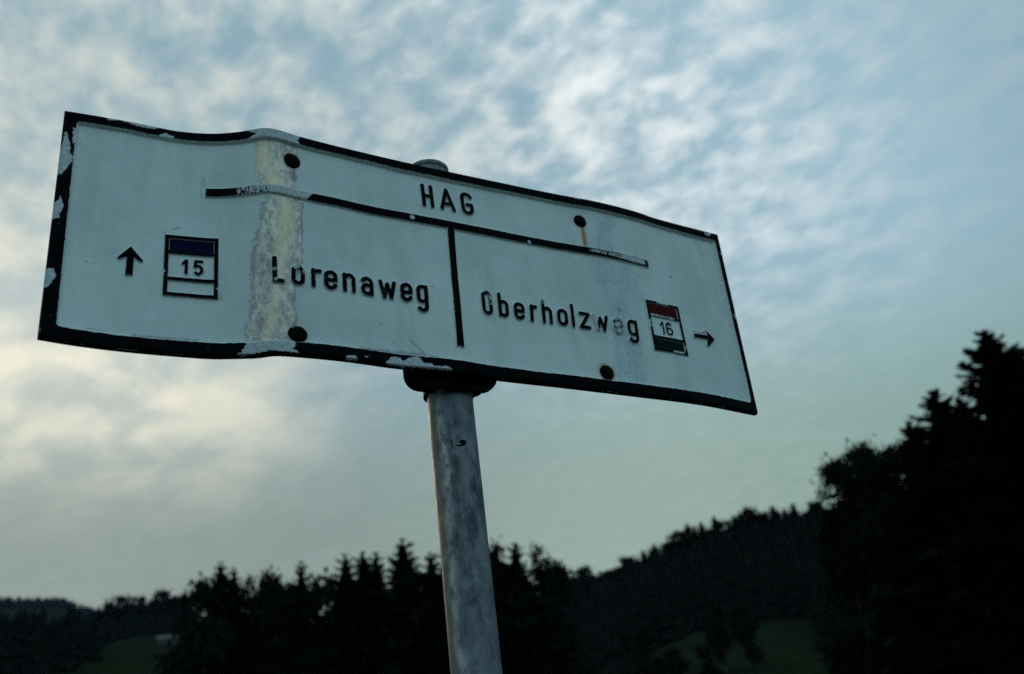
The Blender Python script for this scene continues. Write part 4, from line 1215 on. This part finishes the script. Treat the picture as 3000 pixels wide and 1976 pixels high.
# --- dark belt of trees in the middle, behind the post
CG = 'trees of the dark belt behind the post'
BELT = [
    ('leafy_small', -19.1, 104, 13.4, .55, 'leafy_tree', 'low leafy tree at the left end of the dark tree belt'),
    ('spruce_c', -18.0, 106, 14.95, .95, 'spruce_tree', 'dense dark tree standing highest at the left end of the belt'),
    ('spruce_a', -17.25, 109, 14.60, .9, 'spruce_tree', 'dark conifer close beside the airy leafy tree left in the belt'),
    ('leafy_open', -16.35, 112, 13.9, .34, 'leafy_tree', 'airy leafy tree with sky showing through, left in the tree belt'),
    ('leafy_b', -15.2, 108, 14.1, .40, 'leafy_tree', 'round-topped dense tree between the airy tree and the cone-shaped spruce'),
    ('leafy_a', -14.55, 112, 13.3, .34, 'leafy_tree', 'lower round tree just left of the cone-shaped spruce'),
    ('spruce_a', -13.6, 104, 14.75, .9, 'spruce_tree', 'small neat cone-shaped spruce left of the broad spruce group'),
    ('leafy_small', -12.5, 104, 13.2, .50, 'leafy_tree', 'low round leafy tree right of the cone-shaped spruce'),
    ('spruce_c', -11.15, 98, 15.0, 1.05, 'spruce_tree', 'broad spruce with jagged left side, first of the three-pointed group'),
    ('spruce_c', -10.1, 102, 15.05, 1.05, 'spruce_tree', 'middle spruce of the broad three-pointed group'),
    ('spruce_a', -9.4, 99, 14.95, 1.0, 'spruce_tree', 'right-hand spruce of the broad three-pointed group'),
    ('spruce_c', -7.8, 96, 15.55, 1.1, 'spruce_tree', 'tallest pointed spruce of the belt, left of the post'),
    ('spruce_c', -6.2, 104, 14.70, 1.0, 'spruce_tree', 'spruce just left of the post, right of the tallest one'),
    ('spruce_a', -5.4, 100, 14.75, 1.05, 'spruce_tree', 'spruce half hidden by the left edge of the post'),
    ('leafy_b', -2.7, 106, 14.5, .45, 'leafy_tree', 'leafy tree at the right edge of the post'),
    ('spruce_c', -1.3, 100, 14.75, 1.0, 'spruce_tree', 'pointed spruce right of the post with spreading branches'),
    ('leafy_open', -.2, 103, 14.1, .40, 'leafy_tree', 'thin-leaved tree right of the pointed spruce beyond the post'),
    ('leafy_a', .7, 110, 13.0, .5, 'leafy_tree', 'lower tree where the dark belt ends against the hillside'),
]
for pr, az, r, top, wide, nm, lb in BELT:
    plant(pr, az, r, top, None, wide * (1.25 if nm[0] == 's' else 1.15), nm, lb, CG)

# --- tall trees close by on the right
RG_ = 'tall trees on the right'
RIGHT = [
    ('leafy_near', 17.7, 62, 15.9, .46, 'leafy_tree', 'leftmost airy leafy tree of the tall group on the right'),
    ('leafy_near', 19.2, 60, 16.4, .44, 'leafy_tree', 'airy leafy tree with sky gaps beside the right-hand conifers'),
    ('leafy_near', 20.5, 63, 15.9, .42, 'leafy_tree', 'leafy tree touching the left side of the right-hand conifers'),
    ('spruce_near_b', 22.0, 58, 17.5, .9, 'spruce_tree', 'lowest conifer at the left foot of the right-hand group'),
    ('spruce_near', 23.6, 55, 18.75, 1.05, 'spruce_tree', 'middle conifer with rounded top, left of the tallest one'),
    ('spruce_near_b', 24.8, 58, 18.0, 1.0, 'spruce_tree', 'conifer filling the gap left of the tallest one on the right'),
    ('spruce_near', 27.05, 50, 21.0, 1.0, 'spruce_tree', 'tallest conifer, rising highest near the right edge'),
    ('spruce_near_b', 28.2, 55, 19.9, .95, 'spruce_tree', 'conifer behind the tallest one at the right edge'),
    ('spruce_near', 30.2, 50, 20.4, 1.0, 'spruce_tree', 'conifer cut by the right edge of the picture'),
]
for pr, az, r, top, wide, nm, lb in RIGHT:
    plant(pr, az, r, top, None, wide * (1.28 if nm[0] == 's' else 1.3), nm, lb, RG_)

# --- conifers along the crest of the hill, centre to right
SKY_AZ = [0, .5, 1.1, 1.7, 2.6, 3.1, 4.0, 5.3, 6.1, 6.6, 7.5, 8.2, 8.9, 9.6, 10.4, 11.1, 11.9, 12.5, 13.7, 14.9, 15.5, 17, 19]
SKY_EL = [13.0, 13.0, 12.95, 12.8, 12.84, 12.4, 12.66, 13.31, 13.93, 13.8, 13.84, 14.38, 14.68, 14.8, 14.72, 14.82, 14.58, 14.68, 14.78, 14.62, 14.4, 14.3, 14.2]
rd = random.Random(4)
az = .3
while az < 17.5:
    top = float(np.interp(az, SKY_AZ, SKY_EL)) + rd.choice([-.7, -.45, -.3, -.2, -.1, .0, .06])
    plant(rd.choice(['small_a', 'small_b', 'small_c', 'small_b', 'leafy_small']), az, rd.uniform(372, 392), top, None, rd.uniform(1.15, 1.6), 'crest_conifer', 'small dark conifer in the row along the crest of the wooded hill', 'conifers along the hill crest')
    az += rd.uniform(.22, .48)

# --- wooded spur on the left, in front of the far hill
SPUR_AZ = [-25.6, -25.2, -24.6, -23.8, -22.9, -21.7, -20.8, -20.3, -19.6]
SPUR_EL = [12.5, 12.7, 12.75, 13.2, 13.3, 13.45, 13.6, 13.2, 13.2]
az = -25.5
while az < -19.4:
    top = float(np.interp(az, SPUR_AZ, SPUR_EL)) + rd.uniform(-.30, .10)
    if -21.0 < az < -20.5:
        top += .12
    plant(rd.choice(['small_a', 'small_b', 'leafy_small', 'small_b']), az, rd.uniform(690, 720), top, None, rd.uniform(.9, 1.3), 'spur_tree', 'dark tree on the wooded spur at left, below the far hill', 'trees on the left spur')
    az += rd.uniform(.20, .36)

# --- trees standing out on the meadow, lower right
for pr, az, r, H, wide, lb in [
    ('leafy_a', 5.2, 168, 13, .9, 'dark tree at the left corner of the hillside meadow'),
    ('leafy_small', 6.6, 176, 8, 1.0, 'bush at the lower left edge of the hillside meadow'),
    ('leafy_open', 9.3, 178, 14, .62, 'loose dark tree standing in the middle of the hillside meadow'),
    ('leafy_small', 10.7, 196, 11, .8, 'small dark tree right of the loose one on the meadow'),
    ('leafy_a', 8.3, 160, 9, .8, 'dark bushy tree low on the hillside meadow')]:
    plant(pr, az, r, None, H, wide, 'meadow_tree', lb, 'trees on the hillside meadow')

# --- woods that read as one mass: low cones with ragged skirts, joined
def wood(name, label, spots, seed, mat=MAT_SPRUCE):
    r = np.random.default_rng(seed)
    V, F, n = [], [], 0
    for (x, y, H, R) in spots:
        z0 = ground_z(x, y) - .5
        for tier in range(4):
            m = 7
            zb = z0 + H * (.05 + .23 * tier)
            zt = z0 + H * min(1.0, .48 + .19 * tier)
            rad = R * (1 - .22 * tier)
            a = np.arange(m * 2) * np.pi / m + r.uniform(0, 1)
            rr = rad * np.where(np.arange(m * 2) % 2, r.uniform(.55, .75, m * 2), r.uniform(.85, 1.2, m * 2))
            ring = np.stack([x + rr * np.cos(a), y + rr * np.sin(a), np.full(m * 2, zb) + r.normal(0, .03 * H, m * 2)], 1)
            V.append(np.concatenate([ring, [[x + r.normal(0, .02 * H), y + r.normal(0, .02 * H), zt]]]))
            k = np.arange(m * 2)
            F.append(np.stack([k, (k + 1) % (m * 2), np.full(m * 2, m * 2)], 1) + n)
            n += m * 2 + 1
    o = link(name, mesh_from(name, np.concatenate(V), np.concatenate(F), False), mat)
    tag(o, label, 'wood', None, 'stuff')

def scatter(az0, az1, r0, r1, gap, H0, H1, seed, keep=None):
    r = random.Random(seed)
    out = []
    rad = r0
    while rad < r1:
        st = math.degrees(gap / rad)
        a = az0 + r.uniform(0, st)
        while a < az1:
            rr = rad + r.uniform(-.4, .4) * gap
            aa = a + r.uniform(-.3, .3) * st
            if keep is None or keep(aa, rr):
                x, y = polar(aa, rr)
                H = r.uniform(H0, H1)
                out.append((x, y, H, H * r.uniform(.19, .27)))
            a += st
        rad += gap * .9
    return out

def hill_keep(a, r):
    if 3.6 < a < 14.4:
        return r > float(np.interp(a, [3.6, 5, 7, 12, 14.4], [232, 246, 262, 264, 250]))
    return r > 205
wood('hillside_wood', 'dark conifer wood covering the hill at centre right', scatter(-4, 34, 205, 378, 5.4, 11.5, 15.5, 1, hill_keep), 1)
wood('far_hill_wood', 'hazy blue wood covering the far hill at the left edge', scatter(-32, -19, 2180, 2640, 19, 15, 24, 2), 2)
def spur_keep(a, r):
    return not (-25.2 < a < -18.4 and r < 520) or (a < -24.2 and r > 300)
wood('spur_wood', 'dark wood on the left slope below the far hill', scatter(-34, -17, 235, 690, 9, 11, 16, 3, spur_keep), 3)
def thicket(name, label, spots, seed, leaf, per):
    """bushes and saplings as clouds of leaf-sized faces, one mass"""
    r = np.random.default_rng(seed)
    V, n = [], 0
    for (x, y, H, R) in spots:
        z0 = ground_z(x, y)
        t = r.random(per) ** .8
        a = r.uniform(0, 6.28, per)
        rad = R * 1.7 * np.sqrt(np.clip(1 - t, .03, 1)) * np.sqrt(r.random(per)) * (1 + .35 * np.sin(3 * a + r.uniform(0, 6)))
        p = np.stack([x + rad * np.cos(a), y + rad * np.sin(a), z0 + t * H], 1)
        u = r.normal(size=(per, 3)); u /= np.linalg.norm(u, axis=1)[:, None]
        w = np.cross(u, r.normal(size=(per, 3))); w /= np.linalg.norm(w, axis=1)[:, None]
        sz = (leaf * r.uniform(.6, 1.4, per))[:, None]
        V.append(np.stack([p - u * sz * .6, p + w * sz * .4, p + u * sz * .6, p - w * sz * .4], 1).reshape(-1, 3))
        n += per
    F = np.arange(n * 4).reshape(-1, 4)
    tag(link(name, mesh_from(name, np.concatenate(V), F, False), MAT_LEAF), label, 'undergrowth', None, 'stuff')

thicket('belt_undergrowth', 'black undergrowth and young trees between the belt trees', scatter(-20, 2.6, 104, 150, 4.6, 4.0, 7.0, 4, lambda a, r: a > -19.3 + (r - 100) * .01), 4, .85, 420)
thicket('right_undergrowth', 'black undergrowth beneath the tall trees on the right', scatter(15.2, 36, 56, 84, 3.8, 6.0, 10, 5, lambda a, r: a > 15.6 + .02 * (r - 52)), 5, .55, 520)

# ------------------------------------------------------------------ hut on the left slope
def hillside_hut(az, r, rz):
    x, y = polar(az, r)
    z = ground_z(x, y) - .3
    h = empty('hut', (x, y, z), rz)
    h.scale = (.75, .6, .55)
    tag(h, 'small hut with pale roof beside the meadow at lower left', 'hut')
    w = MB()
    w.box((0, 0, 2.2), (10, 7, 4.4))
    w.add([(-5, -3.5, 4.4), (-5, 3.5, 4.4), (-5, 0, 7.0), (5, -3.5, 4.4), (5, 3.5, 4.4), (5, 0, 7.0)], T=[(0, 2, 1), (3, 4, 5)])
    w.build('wall', MAT_WALL, h)
    rf = MB()
    for s in (-1, 1):
        sl = np.array([0, s * 4.3, -3.0]) / math.hypot(4.3, 3.0)
        nn = np.array([0, s * 3.0, 4.3]) / math.hypot(4.3, 3.0)
        rf.box(np.array([0, s * 2.12, 5.68]), (11.4, math.hypot(4.3, 3.0), .18), [(1, 0, 0), sl, nn])
    ro = rf.build('roof', MAT_ROOF, h)
    ch = MB(); ch.box((2.6, -1.0, 7.1), (.8, .8, 1.9)); ch.build('chimney', MAT_CHALK, ro)
    for q in (-3.4, -1.2, 1.2, 3.4):
        m = MB(); m.box((q, -3.52, 2.4), (1.0, .08, 1.3)); wi = m.build('window', MAT_GLASS, h)
        f = MB(); f.box((q, -3.54, 1.70), (1.2, .16, .1)); f.build('sill', MAT_DARKWOOD, wi)
    d = MB(); d.box((0, -3.53, 1.2), (1.0, .1, 2.0)); d.build('door', MAT_DARKWOOD, h)

hillside_hut(-20.55, 425, math.radians(12))

# ------------------------------------------------------------------ power pylon on the far ridge
def pylon(az, r, H):
    x, y = polar(az, r)
    z = ground_z(x, y)
    o = empty('power_pylon', (x, y, z), math.radians(20))
    tag(o, 'distant lattice power pylon with two cross arms, left of the spur', 'pylon')
    m = MB()
    b = H * .09
    legs = [(sx, sy) for sx in (-1, 1) for sy in (-1, 1)]
    for sx, sy in legs:
        m.tube([(sx * b, sy * b, -1), (sx * b * .25, sy * b * .25, H * .75), (0, 0, H)], [.16, .13, .08], 4)
    lv = np.linspace(0, .95, 9)
    for a, c in zip(lv[:-1], lv[1:]):
        wa, wc = b * (1 - a * .95), b * (1 - c * .95)
        for s in (-1, 1):
            m.tube([(-wa, s * wa, a * H), (wc, s * wc, c * H)], .07, 3)
            m.tube([(s * wa, wa, a * H), (s * wc, -wc, c * H)], .07, 3)
    m.build('mast', MAT_STEEL, o)
    for zz, half in ((.78, .24), (.90, .17)):
        c = MB()
        c.tube([(-half * H, 0, zz * H), (half * H, 0, zz * H)], .16, 4)
        c.tube([(-half * H, 0, zz * H), (0, 0, (zz + .06) * H), (half * H, 0, zz * H)], .10, 4)
        c.build('cross_arm', MAT_STEEL, o)

px_, py_ = polar(-23.5, 960)
pylon(-23.5, 960, EYE + 960 * math.tan(math.radians(13.6)) - ground_z(px_, py_))

# ------------------------------------------------------------------ evening air
hz = MB()
hz.box((0, 0, 390), (14600, 14600, 880))
M = Mat('evening haze')
vol = M.n('ShaderNodeVolumePrincipled')
vol.inputs['Color'].default_value = (.38, .58, 1.0, 1)
vol.inputs['Density'].default_value = 2.0e-5
out = M.t.nodes['Material Output']
M.t.links.new(vol.outputs[0], out.inputs['Volume'])
M.t.nodes.remove(M.b)
tag(hz.build('haze', M.m), kind='stuff')
